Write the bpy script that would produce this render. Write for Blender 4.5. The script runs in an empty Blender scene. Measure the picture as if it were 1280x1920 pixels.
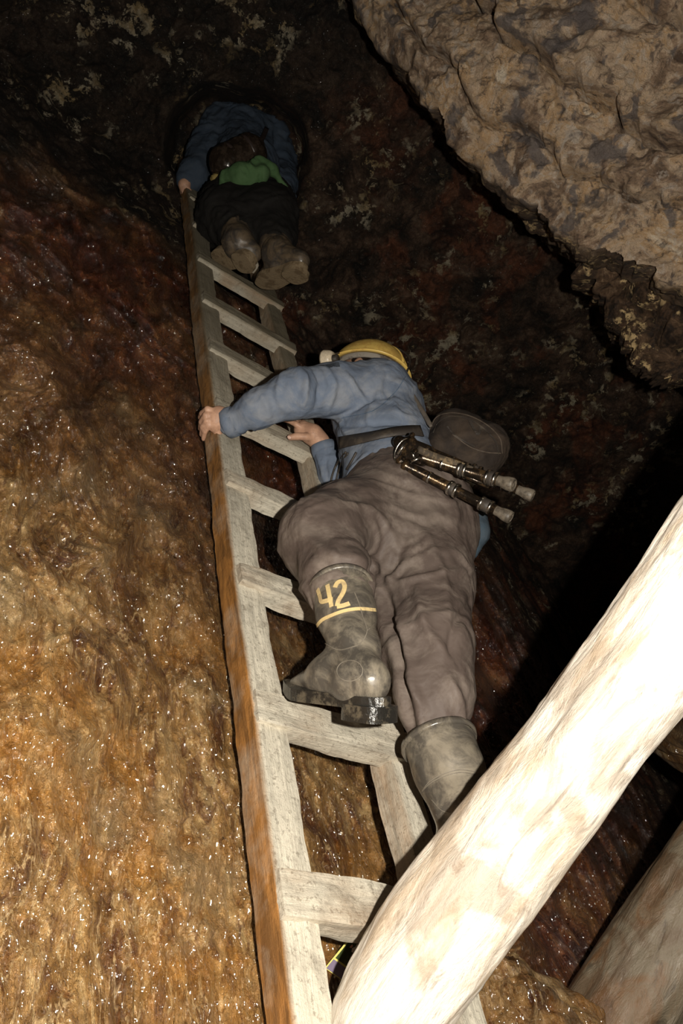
import bpy, math, random
import numpy as np
from mathutils import Vector, Matrix
from mathutils.bvhtree import BVHTree
random.seed(7)
C = bpy.context.scene.collection
SC = bpy.context.scene

# ------------------------------------------------------------------ camera, light, exposure
F_PX = 1468.7                       # focal length in pixels of a 1280 x 1920 frame
_L = np.array([267.6-640, -(-317-960), F_PX]); _L /= np.linalg.norm(_L)      # right, up, forward
_R = np.array([2900-640, -(1986-960), F_PX]); _R -= _R.dot(_L)*_L; _R /= np.linalg.norm(_R)
_N = np.cross(_L, _R); _N = _N if _N[2] < 0 else -_N                          # off the ladder, to the viewer
_al = math.atan2(-_L[0], _N[0])
_U = math.cos(_al)*_L + math.sin(_al)*_N
PITCH = math.atan2(_U[2], _U[1])
CAM = np.array([0.0, 0.0, 1.5])
CB = np.array([[1, 0, 0], [0, -math.sin(PITCH), math.cos(PITCH)], [0, math.cos(PITCH), math.sin(PITCH)]])  # rows: right, up, forward
def c2w(v): return np.asarray(v, float) @ CB
def W(px, py, z): return CAM + c2w([(px-640)/F_PX*z, (960-py)/F_PX*z, z])
UL, UR, UN = c2w(_L), c2w(_R), c2w(_N)
UP = np.array([0, 0, 1.0]); UH = np.cross(UR, UP); UH = UH/np.linalg.norm(UH)
if UH.dot(UN) < 0: UH = -UH
S = 0.32
LP0 = W(507, 1630, S*4.8*_L[2])
def LF(t, u, n): return LP0 + UL*(t*S) + UR*u + UN*n
def to_lf(p): d = p-LP0; return np.stack([d@UR, d@UL, d@UN], -1)

cam_d = bpy.data.cameras.new('camera'); cam = bpy.data.objects.new('camera', cam_d); C.objects.link(cam)
cam_d.sensor_fit = 'VERTICAL'; cam_d.sensor_height = 36; cam_d.lens = 36*F_PX/1920
cam_d.clip_start = .02; cam_d.clip_end = 100
cam.location = CAM; cam.rotation_euler = (math.pi/2+PITCH, 0, 0); SC.camera = cam
w = bpy.data.worlds.new('world'); SC.world = w; w.use_nodes = True
w.node_tree.nodes['Background'].inputs[0].default_value = (.5, .4, .3, 1)
w.node_tree.nodes['Background'].inputs[1].default_value = .0008
ld = bpy.data.lights.new('camera_flash', 'POINT'); ld.energy = 42; ld.shadow_soft_size = .011; ld.color = (1, .93, .82)
lo = bpy.data.objects.new('camera_flash', ld); C.objects.link(lo); lo.location = CAM + c2w([.135, .03, .02])
SC.view_settings.view_transform = 'Standard'; SC.view_settings.look = 'None'
SC.view_settings.exposure = 1.75; SC.view_settings.gamma = 1; SC.view_settings.use_curve_mapping = False

# ------------------------------------------------------------------ numpy noise
_rng = np.random.RandomState(3)
_perm = np.tile(_rng.permutation(256), 3).astype(np.int32)
_grad = _rng.normal(size=(256, 3)); _grad /= np.linalg.norm(_grad, axis=1)[:, None]; _grad = _grad.astype(np.float32)
def perlin(p):
    p = np.asarray(p, np.float32); i = np.floor(p).astype(np.int32); f = p-i; i &= 255
    s = f*f*f*(f*(f*6-15)+10); out = 0
    for dx in (0, 1):
        for dy in (0, 1):
            for dz in (0, 1):
                h = _perm[_perm[_perm[i[..., 0]+dx]+i[..., 1]+dy]+i[..., 2]+dz]
                g = _grad[h]
                d = g[..., 0]*(f[..., 0]-dx)+g[..., 1]*(f[..., 1]-dy)+g[..., 2]*(f[..., 2]-dz)
                wt = (s[..., 0] if dx else 1-s[..., 0])*(s[..., 1] if dy else 1-s[..., 1])*(s[..., 2] if dz else 1-s[..., 2])
                out = out+wt*d
    return out*1.6
def fbm(p, o=4, g=.5):
    a = 1; r = 0
    for k in range(o): r = r+a*perlin(p*(2.03**k)+k*17.3); a *= g
    return r
def ridged(p, o=4, g=.5):
    a = 1; r = 0
    for k in range(o): r = r+a*(1-2*np.abs(perlin(p*(2.03**k)+k*31.7))); a *= g
    return r
def sstep(a, b, x): t = np.clip((x-a)/(b-a), 0, 1); return t*t*(3-2*t)

# ------------------------------------------------------------------ materials
class MT:
    def __init__(s, name):
        s.m = bpy.data.materials.new(name); s.m.use_nodes = True; s.n = s.m.node_tree.nodes; s.l = s.m.node_tree.links
        s.b = s.n['Principled BSDF']
        s.tc = s.n.new('ShaderNodeTexCoord').outputs['Object']
    def attr(s, name, vec=True):
        a = s.n.new('ShaderNodeAttribute'); a.attribute_name = name; return a.outputs['Vector' if vec else 'Fac']
    def map(s, src, sc=(1, 1, 1), loc=(0, 0, 0)):
        m = s.n.new('ShaderNodeMapping'); s.l.new(src, m.inputs[0]); m.inputs['Scale'].default_value = sc; m.inputs['Location'].default_value = loc; return m.outputs[0]
    def noise(s, src, scale, det=6, rough=.6, dist=0, typ=None):
        x = s.n.new('ShaderNodeTexNoise'); s.l.new(src, x.inputs['Vector']); x.inputs['Scale'].default_value = scale
        x.inputs['Detail'].default_value = det; x.inputs['Roughness'].default_value = rough; x.inputs['Distortion'].default_value = dist
        if typ: x.noise_type = typ
        return x.outputs['Fac']
    def vor(s, src, scale, feat='F1'):
        x = s.n.new('ShaderNodeTexVoronoi'); s.l.new(src, x.inputs['Vector']); x.inputs['Scale'].default_value = scale; x.feature = feat
        return x.outputs['Distance']
    def ramp(s, src, stops):
        x = s.n.new('ShaderNodeValToRGB'); s.l.new(src, x.inputs[0]); e = x.color_ramp.elements
        while len(e) < len(stops): e.new(.5)
        for k, (p, c) in enumerate(stops):
            e[k].position = .5+(p-.5)*.68; e[k].color = tuple(c)+(1,) if hasattr(c, '__len__') else (c, c, c, 1)
        return x.outputs[0]
    def mix(s, f, a, b, mode='MIX'):
        x = s.n.new('ShaderNodeMix'); x.data_type = 'RGBA'; x.blend_type = mode
        for v, k in ((f, 0), (a, 6), (b, 7)):
            if hasattr(v, 'links'): s.l.new(v, x.inputs[k])
            elif k == 0: x.inputs[0].default_value = v
            else: x.inputs[k].default_value = tuple(v)+(1,) if hasattr(v, '__len__') else (v, v, v, 1)
        return x.outputs[2]
    def math(s, op, a, b=0.0, c=None):
        x = s.n.new('ShaderNodeMath'); x.operation = op
        for v, k in ((a, 0), (b, 1), (c, 2)):
            if v is None: continue
            if hasattr(v, 'links'): s.l.new(v, x.inputs[k])
            else: x.inputs[k].default_value = v
        return x.outputs[0]
    def bump(s, h, st, dist, prev=None):
        x = s.n.new('ShaderNodeBump'); s.l.new(h, x.inputs['Height']); x.inputs['Strength'].default_value = st; x.inputs['Distance'].default_value = dist
        if prev is not None: s.l.new(prev, x.inputs['Normal'])
        return x.outputs[0]
    def out(s, col=None, rough=None, normal=None, spec=None, metal=None, coat=None):
        for v, k in ((col, 'Base Color'), (rough, 'Roughness'), (normal, 'Normal'), (spec, 'Specular IOR Level'), (metal, 'Metallic'), (coat, 'Coat Weight')):
            if v is None: continue
            if hasattr(v, 'links'): s.l.new(v, s.b.inputs[k])
            else: s.b.inputs[k].default_value = tuple(v)+(1,) if hasattr(v, '__len__') else v
        return s.m

def mat_wall():
    m = MT('wet_mineral_wall'); p = m.attr('lf'); wt = m.attr('wet', False); red = m.attr('red', False); top = m.attr('top', False)
    st = m.map(p, (1, .42, 1))
    n1 = m.noise(st, 9, 8, .65, 1.2); n2 = m.noise(p, 3.2, 6, .6, .8); n3 = m.noise(m.map(p, (1, .3, 1)), 34, 5, .65, 1.5)
    och = m.ramp(n1, [(.28, (.09, .028, .007)), (.42, (.22, .11, .034)), (.52, (.41, .225, .075)), (.62, (.46, .27, .10)), (.75, (.66, .45, .2))])
    vein = m.ramp(m.noise(m.map(p, (1, .22, 1)), 20, 4, .55, 2.0), [(.46, 0), (.5, 1), (.54, 0)])
    och = m.mix(m.math('MULTIPLY', vein, .8), och, (.72, .5, .24))
    och = m.mix(m.ramp(n3, [(.3, .85), (.48, 0)]), och, (.12, .04, .012))
    och = m.mix(m.ramp(m.noise(p, 4.3, 5, .65, .7), [(.5, 0), (.66, .6)]), och, (.44, .19, .035))
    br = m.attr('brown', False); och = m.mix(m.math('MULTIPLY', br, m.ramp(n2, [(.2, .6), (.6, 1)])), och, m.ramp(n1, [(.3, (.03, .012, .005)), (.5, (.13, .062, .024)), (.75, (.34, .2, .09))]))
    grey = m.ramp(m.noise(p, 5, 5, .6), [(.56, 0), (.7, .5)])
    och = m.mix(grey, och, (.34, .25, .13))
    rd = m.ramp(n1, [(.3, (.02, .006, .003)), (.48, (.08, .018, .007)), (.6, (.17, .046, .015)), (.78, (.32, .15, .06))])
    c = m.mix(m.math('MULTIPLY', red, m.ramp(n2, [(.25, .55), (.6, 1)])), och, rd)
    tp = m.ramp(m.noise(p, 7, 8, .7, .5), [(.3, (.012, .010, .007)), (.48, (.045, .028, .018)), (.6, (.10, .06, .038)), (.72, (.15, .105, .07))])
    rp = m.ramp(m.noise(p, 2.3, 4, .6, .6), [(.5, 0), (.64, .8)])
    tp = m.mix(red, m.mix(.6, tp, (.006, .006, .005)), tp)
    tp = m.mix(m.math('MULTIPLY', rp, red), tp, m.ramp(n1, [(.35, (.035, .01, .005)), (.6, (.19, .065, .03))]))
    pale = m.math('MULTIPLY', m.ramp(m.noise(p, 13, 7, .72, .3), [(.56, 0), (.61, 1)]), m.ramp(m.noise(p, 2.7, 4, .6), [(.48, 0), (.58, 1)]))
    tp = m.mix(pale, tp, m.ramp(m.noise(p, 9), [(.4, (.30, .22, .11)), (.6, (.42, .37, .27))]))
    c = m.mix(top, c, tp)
    hh = m.noise(m.map(p, (1, .55, 1)), 55, 6, .7, 1.0); h2 = m.noise(p, 190, 3, .6, .4)
    b = m.bump(hh, 1.0, .022); b = m.bump(h2, .8, .0045, b)
    r = m.ramp(m.noise(p, 26, 4), [(.35, .07), (.6, .24)])
    r = m.mix(wt, .8, r)
    d = m.vor(m.map(p, (1, .6, 1)), 88); dm = m.noise(p, 21, 3)
    dome = m.math('MULTIPLY', m.math('MULTIPLY', d, d), m.ramp(dm, [(.3, -.2), (.7, -1.0)]) if False else -1.0)
    hb_ = m.bump(m.noise(p, 30, 3, .5), 1.0, .012); cb_ = m.bump(dome, 1.0, .014, hb_)
    m.l.new(cb_, m.b.inputs['Coat Normal']); m.b.inputs['Coat IOR'].default_value = 2.0; m.b.inputs['Coat Roughness'].default_value = .09
    return m.out(c, r, b, m.mix(wt, .25, .6), coat=wt)
def mat_ceiling():
    m = MT('dry_tan_rock'); p = m.attr('lf'); cr = m.attr('crust', False)
    n1 = m.noise(p, 6, 9, .68, .9); n2 = m.noise(p, 22, 8, .72, 1.0)
    c = m.ramp(n1, [(.3, (.11, .07, .045)), (.44, (.38, .26, .17)), (.52, (.62, .47, .33)), (.62, (.56, .36, .19)), (.74, (.84, .72, .56))])
    c = m.mix(m.ramp(n2, [(.33, .8), (.45, 0)]), c, (.09, .065, .055))
    c = m.mix(m.ramp(n2, [(.57, 0), (.68, .7)]), c, (.62, .54, .46))
    gp = m.ramp(m.noise(p, 9, 5, .6, .6), [(.56, 0), (.63, .85)])
    c = m.mix(gp, c, (.15, .13, .125))
    dk = m.ramp(n2, [(.35, (.02, .012, .008)), (.6, (.13, .075, .04)), (.75, (.3, .2, .12))])
    crs = m.ramp(m.noise(p, 38, 5, .7), [(.54, 0), (.6, 1)])
    crs = m.math('MULTIPLY', crs, m.ramp(m.noise(p, 8, 3), [(.46, 0), (.54, 1)]))
    dk = m.mix(crs, dk, (.75, .55, .28))
    c = m.mix(cr, c, dk)
    b = m.bump(m.noise(p, 34, 9, .72, .8), 1.0, .03); b = m.bump(m.noise(p, 160, 5, .7), .7, .006, b)
    return m.out(c, .55, b, .4)
def mat_wood(name, front, side):
    m = MT(name); p = m.attr('gc'); sn = m.attr('stain', False)
    g = m.noise(m.map(p, (5, 60, 60)), 1, 8, .7, .4); g2 = m.noise(p, 16, 7, .7)
    c = m.mix(m.ramp(g, [(.35, 0), (.65, 1)]), tuple(x*.74 for x in front), front)
    c = m.mix(m.ramp(g2, [(.52, 0), (.72, .5)]), c, (.26, .22, .17))
    c = m.mix(m.ramp(m.noise(p, 90, 4, .7), [(.3, .55), (.42, 0)]), c, (.2, .165, .12))
    s2 = m.mix(m.ramp(m.noise(m.map(p, (6, 40, 40)), 1, 6, .7, 1), [(.35, 0), (.65, 1)]), side, tuple(min(1, x*2.2) for x in side))
    c = m.mix(m.math('MINIMUM', m.math('MULTIPLY', sn, m.ramp(m.noise(p, 7, 5), [(.3, .7), (.6, 1.15)])), 1.0), c, s2)
    dt = m.attr('dirt_or_falloff', False); c = m.mix(dt, c, m.mix(g2, (.10, .085, .05), (.22, .19, .13)))  # painted falloff darkens the wood colour up the ladder
    b = m.bump(m.noise(m.map(p, (12, 160, 160)), 1, 7, .75), .9, .004); b = m.bump(g2, .5, .012, b)
    return m.out(c, .62, b, .4)
def mat_log(name, base, dark, warm, rgh=.6, wet=0):
    m = MT(name); p = m.attr('gc')
    g = m.noise(m.map(p, (3, 11, 11)), 1, 8, .65, 1.4); g2 = m.noise(m.map(p, (9, 30, 30)), 1, 8, .7, 1)
    c = m.mix(m.ramp(g, [(.3, .75), (.5, 0)]), base, warm)
    c = m.mix(m.ramp(g2, [(.28, .6), (.42, 0)]), c, dark)
    c = m.mix(m.ramp(m.noise(p, 5.5, 6, .6, .8), [(.56, 0), (.66, .55)]), c, tuple((a+b)/2.3 for a, b in zip(dark, warm)))
    b = m.bump(g2, .9, .007); b = m.bump(m.noise(p, 70, 6, .7), .7, .003, b)
    return m.out(c, rgh, b, .4+wet)
def mat_fabric(name, col, dirt_or_falloff, damt=.5, sc=14, rough=.85):
    m = MT(name); p = m.tc
    c = m.mix(m.ramp(m.noise(p, sc, 7, .7, .8), [(.42, 0), (.7, damt)]), col, dirt_or_falloff)
    c = m.mix(m.ramp(m.noise(p, 4, 4), [(.35, .35), (.6, 0)]), c, tuple(x*.6 for x in col))
    b = m.bump(m.noise(p, 12, 3, .5, .5), .6, .02); b = m.bump(m.noise(p, 45, 3, .5, .3), .3, .004, b)
    return m.out(c, rough, b, .25)
def mat_plain(name, col, rough=.5, metal=0, dirt_or_falloff=None, spec=.5, bumpd=.001):
    m = MT(name)
    c = m.mix(m.ramp(m.noise(m.tc, 30, 6, .7), [(.48, 0), (.62, .8)]), col, dirt_or_falloff if dirt_or_falloff else tuple(x*.7 for x in col))
    return m.out(c, rough, m.bump(m.noise(m.tc, 120, 4), .5, bumpd), spec, metal)
def mat_boot(name, col, dirt_or_falloff):
    m = MT(name); p = m.tc
    c = m.mix(m.ramp(m.noise(p, 13, 8, .72, 1.2), [(.4, 0), (.68, .85)]), col, dirt_or_falloff)
    c = m.mix(m.ramp(m.noise(p, 120, 3, .6), [(.86, 0), (.92, .7)]), c, (.6, .55, .45))
    return m.out(c, m.ramp(m.noise(p, 20, 5), [(.35, .22), (.6, .5)]), m.bump(m.noise(p, 28, 6, .6), .35, .004), .6)
M = {}
M['wall'] = mat_wall(); M['ceil'] = mat_ceiling()
M['wood'] = mat_wood('weathered_ladder_wood', (.76, .70, .57), (.19, .085, .02))
M['log'] = mat_log('pale_debarked_log', (.80, .74, .65), (.25, .19, .15), (.50, .37, .24), .6)
M['log2'] = mat_log('wet_grey_brown_log', (.24, .195, .135), (.05, .038, .028), (.22, .10, .035), .3, .3)
M['jacket'] = mat_fabric('slate_blue_cotton', (.145, .18, .245), (.29, .30, .32), .55)
M['jacket2'] = mat_fabric('navy_blue_cotton', (.042, .06, .088), (.06, .07, .085), .4)
M['trousers'] = mat_fabric('brown_grey_rubberised_cloth', (.115, .087, .074), (.26, .215, .18), .75, 9, .6)
M['trousers2'] = mat_fabric('black_cloth', (.012, .011, .010), (.02, .018, .015), .4)
M['denim'] = mat_fabric('faded_denim', (.05, .075, .10), (.10, .115, .13))
M['skin'] = mat_plain('skin', (.56, .33, .22), .5, 0, (.42, .24, .16), .4, .0015)
M['hair'] = mat_plain('dark_hair', (.02, .013, .01), .6)
M['boot'] = mat_boot('muddy_grey_rubber', (.075, .066, .055), (.26, .225, .17))
M['boot2'] = mat_boot('dark_muddy_rubber', (.05, .042, .035), (.16, .115, .07))
M['sole'] = mat_plain('black_rubber_sole', (.018, .017, .015), .25, 0, (.12, .1, .07), .6, .004)
M['mudsole'] = mat_plain('mud_caked_sole', (.24, .18, .11), .45, 0, (.13, .09, .05), .5, .004)
M['cream'] = mat_plain('cream_paint', (.72, .55, .26), .5, 0, (.5, .37, .2))
M['helmet'] = mat_plain('yellow_helmet_plastic', (.80, .56, .15), .35, 0, (.62, .38, .1))
M['liner'] = mat_plain('grey_foam_liner', (.26, .235, .20), .8, 0, (.05, .04, .035))
M['black'] = mat_plain('black_webbing', (.035, .028, .023), .6, 0, (.07, .055, .04))
M['bag'] = mat_fabric('dusty_dark_brown_nylon', (.028, .021, .017), (.065, .046, .032), .7, 11)
M['blackmetal'] = mat_plain('black_anodised_metal', (.03, .022, .016), .22, .7, (.16, .1, .05))
M['steel'] = mat_plain('worn_steel', (.55, .52, .46), .25, 1)
M['rubber_tip'] = mat_plain('muddy_grey_rubber_tip', (.15, .125, .095), .5, 0, (.05, .04, .03))
M['lamp'] = mat_plain('pale_lamp_plastic', (.8, .68, .5), .35)
M['plasticbag'] = mat_plain('shiny_black_vinyl', (.02, .014, .010), .2, 0, (.05, .035, .025))
M['green'] = mat_fabric('green_cloth', (.07, .14, .055), (.09, .15, .07), .4)
M['yellowcloth'] = mat_fabric('dull_yellow_cloth', (.32, .24, .08), (.2, .15, .06))
M['rock'] = M['wall']

# ------------------------------------------------------------------ mesh helpers
def newmesh(name, v, f, mat, attrs=None, smooth=True):
    me = bpy.data.meshes.new(name); v = np.asarray(v, np.float32)
    f = np.asarray(f, np.int32) if not isinstance(f, list) else f
    if isinstance(f, list): me.from_pydata(v.tolist(), [], f)
    else:
        me.vertices.add(len(v)); me.vertices.foreach_set('co', v.ravel())
        k = f.shape[1]; me.loops.add(f.size); me.loops.foreach_set('vertex_index', f.ravel())
        me.polygons.add(len(f)); me.polygons.foreach_set('loop_start', np.arange(0, f.size, k, dtype=np.int32))
        me.update(calc_edges=True)
    if attrs:
        for a, d in attrs.items():
            d = np.asarray(d, np.float32)
            at = me.attributes.new(a, 'FLOAT_VECTOR' if d.ndim == 2 else 'FLOAT', 'POINT')
            at.data.foreach_set('vector' if d.ndim == 2 else 'value', d.ravel())
    if smooth: me.polygons.foreach_set('use_smooth', np.ones(len(me.polygons), bool))
    me.materials.append(mat); me.validate(); return me
def absloc(o):
    p = Vector((0, 0, 0))
    while o: p += o.location; o = o.parent
    return np.array(p)
def obj(name, v, f, mat, parent=None, base=None, attrs=None, smooth=True, sharp=None):
    v = np.asarray(v, float)
    b = absloc(parent) if parent else (np.asarray(base, float) if base is not None else np.array([v[:, 0].mean(), v[:, 1].mean(), v[:, 2].min()]))
    o = bpy.data.objects.new(name, newmesh(name, v-b, f, mat, attrs, smooth)); C.objects.link(o)
    if sharp: o.data.set_sharp_from_angle(angle=sharp)
    if parent: o.parent = parent
    else: o.location = b
    return o
def thing(name, label, cat, base, group=None):
    o = bpy.data.objects.new(name, None); C.objects.link(o); o.location = base; o.empty_display_size = .05
    tag(o, label, cat, group); return o
def tag(o, label, cat, group=None):
    o['label'] = label; o['category'] = cat
    if group: o['group'] = group
    return o
def join(parts):
    vs, fs, n = [], [], 0
    for v, f in parts:
        vs.append(np.asarray(v, float)); fs += [tuple(int(i)+n for i in q) for q in f]; n += len(v)
    return np.concatenate(vs), fs
def nrm(v): v = np.asarray(v, float); return v/np.linalg.norm(v)
def smooth_path(pts, n):
    pts = np.asarray(pts, float); P = np.vstack([2*pts[0]-pts[1], pts, 2*pts[-1]-pts[-2]]); out = []; m = len(pts)-1
    for k in range(n):
        t = k/(n-1)*m; i = min(int(t), m-1); u = t-i; a, b, c, d = P[i], P[i+1], P[i+2], P[i+3]
        out.append(.5*((2*b)+(-a+c)*u+(2*a-5*b+4*c-d)*u*u+(-a+3*b-3*c+d)*u**3))
    return np.array(out)
def frames(path, ref=None):
    T = np.gradient(path, axis=0); T /= np.linalg.norm(T, axis=1)[:, None]
    r = np.asarray(ref if ref is not None else (0.31, .2, .93), float); A = []
    for t in T:
        a = r-t*r.dot(t); a /= np.linalg.norm(a); A.append(a); r = a
    A = np.array(A); return T, A, np.cross(T, A)
def tube(path, rad, ns=16, sy=1.0, ref=None, caps=True, closed=False):
    path = np.asarray(path, float); n = len(path); rad = np.broadcast_to(np.asarray(rad, float), (n,))
    T, A, B = frames(path, ref); th = np.linspace(0, 2*math.pi, ns, endpoint=False)
    v = path[:, None]+rad[:, None, None]*(np.cos(th)[None, :, None]*A[:, None]+sy*np.sin(th)[None, :, None]*B[:, None])
    v = v.reshape(-1, 3); f = []
    for i in range(n-1 if not closed else n):
        j = (i+1) % n
        for k in range(ns): k2 = (k+1) % ns; f.append((i*ns+k, i*ns+k2, j*ns+k2, j*ns+k))
    if caps and not closed: f.append(tuple(range(ns-1, -1, -1))); f.append(tuple((n-1)*ns+k for k in range(ns)))
    return v, f
def lathe(prof, c, axis, ns=24, sx=1.0, ref=None):
    axis = nrm(axis); r = np.asarray(ref if ref is not None else (0.3, .9, .31), float); a = nrm(r-axis*r.dot(axis)); b = np.cross(axis, a)
    th = np.linspace(0, 2*math.pi, ns, endpoint=False); v = []; f = []
    for (rr, h) in prof:
        for t in th: v.append(c+axis*h+rr*(math.cos(t)*a*sx+math.sin(t)*b))
    for i in range(len(prof)-1):
        for k in range(ns): k2 = (k+1) % ns; f.append((i*ns+k, i*ns+k2, (i+1)*ns+k2, (i+1)*ns+k))
    f.append(tuple(range(ns-1, -1, -1))); f.append(tuple((len(prof)-1)*ns+k for k in range(ns)))
    return np.array(v), f
def ribbon(path, nor, width, thick):
    path = np.asarray(path, float); nor = np.asarray(nor, float); T = np.gradient(path, axis=0); T /= np.linalg.norm(T, axis=1)[:, None]
    Bn = np.cross(T, nor); Bn /= np.linalg.norm(Bn, axis=1)[:, None]; N2 = np.cross(Bn, T); v = []; f = []; w = np.broadcast_to(np.asarray(width, float), (len(path),))
    for i in range(len(path)):
        for (s, h) in ((-1, 0), (1, 0), (1, 1), (-1, 1)): v.append(path[i]+Bn[i]*s*w[i]/2+N2[i]*h*thick)
    n = len(path)
    for i in range(n-1):
        for k in range(4): k2 = (k+1) % 4; f.append((i*4+k, i*4+k2, i*4+4+k2, i*4+4+k))
    f.append((3, 2, 1, 0)); f.append(tuple((n-1)*4+k for k in range(4)))
    return np.array(v), f
def plank(o, ax, ay, az, lx, ly, lz, h=.012, rough=.0015, seed=0, wav=.004, stain=None, rnd=.006):
    """rough-sawn timber from o along ax (length lx), ay, az; surface of a subdivided rounded box"""
    nx = max(2, int(lx/h)); ny = max(2, int(ly/h)); nz = max(2, int(lz/h)); pts = {}; V = []; Fc = []
    def vid(i, j, k):
        if (i, j, k) not in pts: pts[(i, j, k)] = len(V); V.append((i/nx*lx, j/ny*ly, k/nz*lz))
        return pts[(i, j, k)]
    for i in range(nx):
        for j in range(ny):
            for k, fl in ((0, 0), (nz, 1)):
                q = (vid(i, j, k), vid(i+1, j, k), vid(i+1, j+1, k), vid(i, j+1, k)); Fc.append(q if fl else q[::-1])
    for i in range(nx):
        for k in range(nz):
            for j, fl in ((0, 1), (ny, 0)):
                q = (vid(i, j, k), vid(i+1, j, k), vid(i+1, j, k+1), vid(i, j, k+1)); Fc.append(q if fl else q[::-1])
    for j in range(ny):
        for k in range(nz):
            for i, fl in ((0, 0), (nx, 1)):
                q = (vid(i, j, k), vid(i, j+1, k), vid(i, j+1, k+1), vid(i, j, k+1)); Fc.append(q if fl else q[::-1])
    V = np.array(V); half = np.array([lx, ly, lz])/2; c = V-half
    inner = np.clip(c, -(half-rnd), half-rnd); d = c-inner; ln = np.linalg.norm(d, axis=1)[:, None]
    c = inner+np.where(ln > 1e-9, d/np.maximum(ln, 1e-9)*np.minimum(ln, rnd), 0)
    dirn = c/half; dirn = np.sign(dirn)*np.abs(dirn)**6; dirn /= np.maximum(np.linalg.norm(dirn, axis=1)[:, None], 1e-9)
    q = V*np.array([10, 60, 60])+seed*13.7
    c = c+dirn*(fbm(q, 3)*rough*1.6+perlin(V*np.array([3, 9, 9])+seed*5.1)*rough*.9)[:, None]
    c[:, 1] += perlin(np.stack([V[:, 0]*1.6, V[:, 0]*0+seed*3.3, V[:, 0]*0], -1))*wav
    c[:, 2] += perlin(np.stack([V[:, 0]*1.3, V[:, 0]*0+seed*7.3, V[:, 0]*0+4], -1))*wav*.4
    P = o+(c+half)@np.array([ax, ay, az])
    s = stain(V/np.array([lx, ly, lz]), V) if stain else np.zeros(len(V))
    tt_ = to_lf(P)[:, 1]/S; dirt_or_falloff = sstep(1.8, 6.5, tt_)*np.where(V[:, 2] > lz*.9, .85, .35)  # light falloff painted into the wood: darker upward, most on front faces
    return P, np.array(Fc), {'gc': V+seed*3.1, 'stain': s, 'dirt_or_falloff': dirt_or_falloff}

# ------------------------------------------------------------------ implicit surfaces (rounded cones, ellipsoids, boxes, blended) to one closed mesh
def cone(a, b, ra, rb, k=.02, flat=None, ff=1.0): return dict(t='c', a=np.array(a, float), b=np.array(b, float), ra=ra, rb=rb, k=k, flat=None if flat is None else nrm(flat), ff=ff)
def chain(pts, rs, k=.02, flat=None, ff=1.0): return [cone(pts[i], pts[i+1], rs[i], rs[i+1], k, flat, ff) for i in range(len(pts)-1)]
def ball(c, r, k=.02): return cone(c, np.array(c)+1e-4, r, r, k)
def ell(c, ax, r, k=.02): return dict(t='e', c=np.array(c, float), ax=np.array(ax, float), r=np.array(r, float), k=k)
def rbox(c, ax, hf, rd, k=.02): return dict(t='b', c=np.array(c, float), ax=np.array(ax, float), h=np.array(hf, float), rd=rd, k=k)
def pd(pr, p):
    if pr['t'] == 'c':
        ab = pr['b']-pr['a']; h = np.clip(((p-pr['a'])@ab)/ab.dot(ab), 0, 1); o = p-pr['a']-h[..., None]*ab
        if pr['flat'] is not None: o = o+(pr['ff']-1)*(o@pr['flat'])[..., None]*pr['flat']
        dd = np.linalg.norm(o, axis=-1)-(pr['ra']+(pr['rb']-pr['ra'])*h); return dd if 'cut' not in pr else np.maximum(dd, (p-pr['cut'][0])@pr['cut'][1])
    q = (p-pr['c'])@pr['ax'].T
    if pr['t'] == 'e':
        k0 = np.linalg.norm(q/pr['r'], axis=-1); return (k0-1)*pr['r'].min() if True else 0
    q = np.abs(q)-(pr['h']-pr['rd']); return np.linalg.norm(np.maximum(q, 0), axis=-1)+np.minimum(q.max(-1), 0)-pr['rd']
def pbound(pr):
    if pr['t'] == 'c': return (pr['a']+pr['b'])/2, np.linalg.norm(pr['b']-pr['a'])/2+max(pr['ra'], pr['rb'])
    return pr['c'], np.linalg.norm(pr['r'] if pr['t'] == 'e' else pr['h'])
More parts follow.
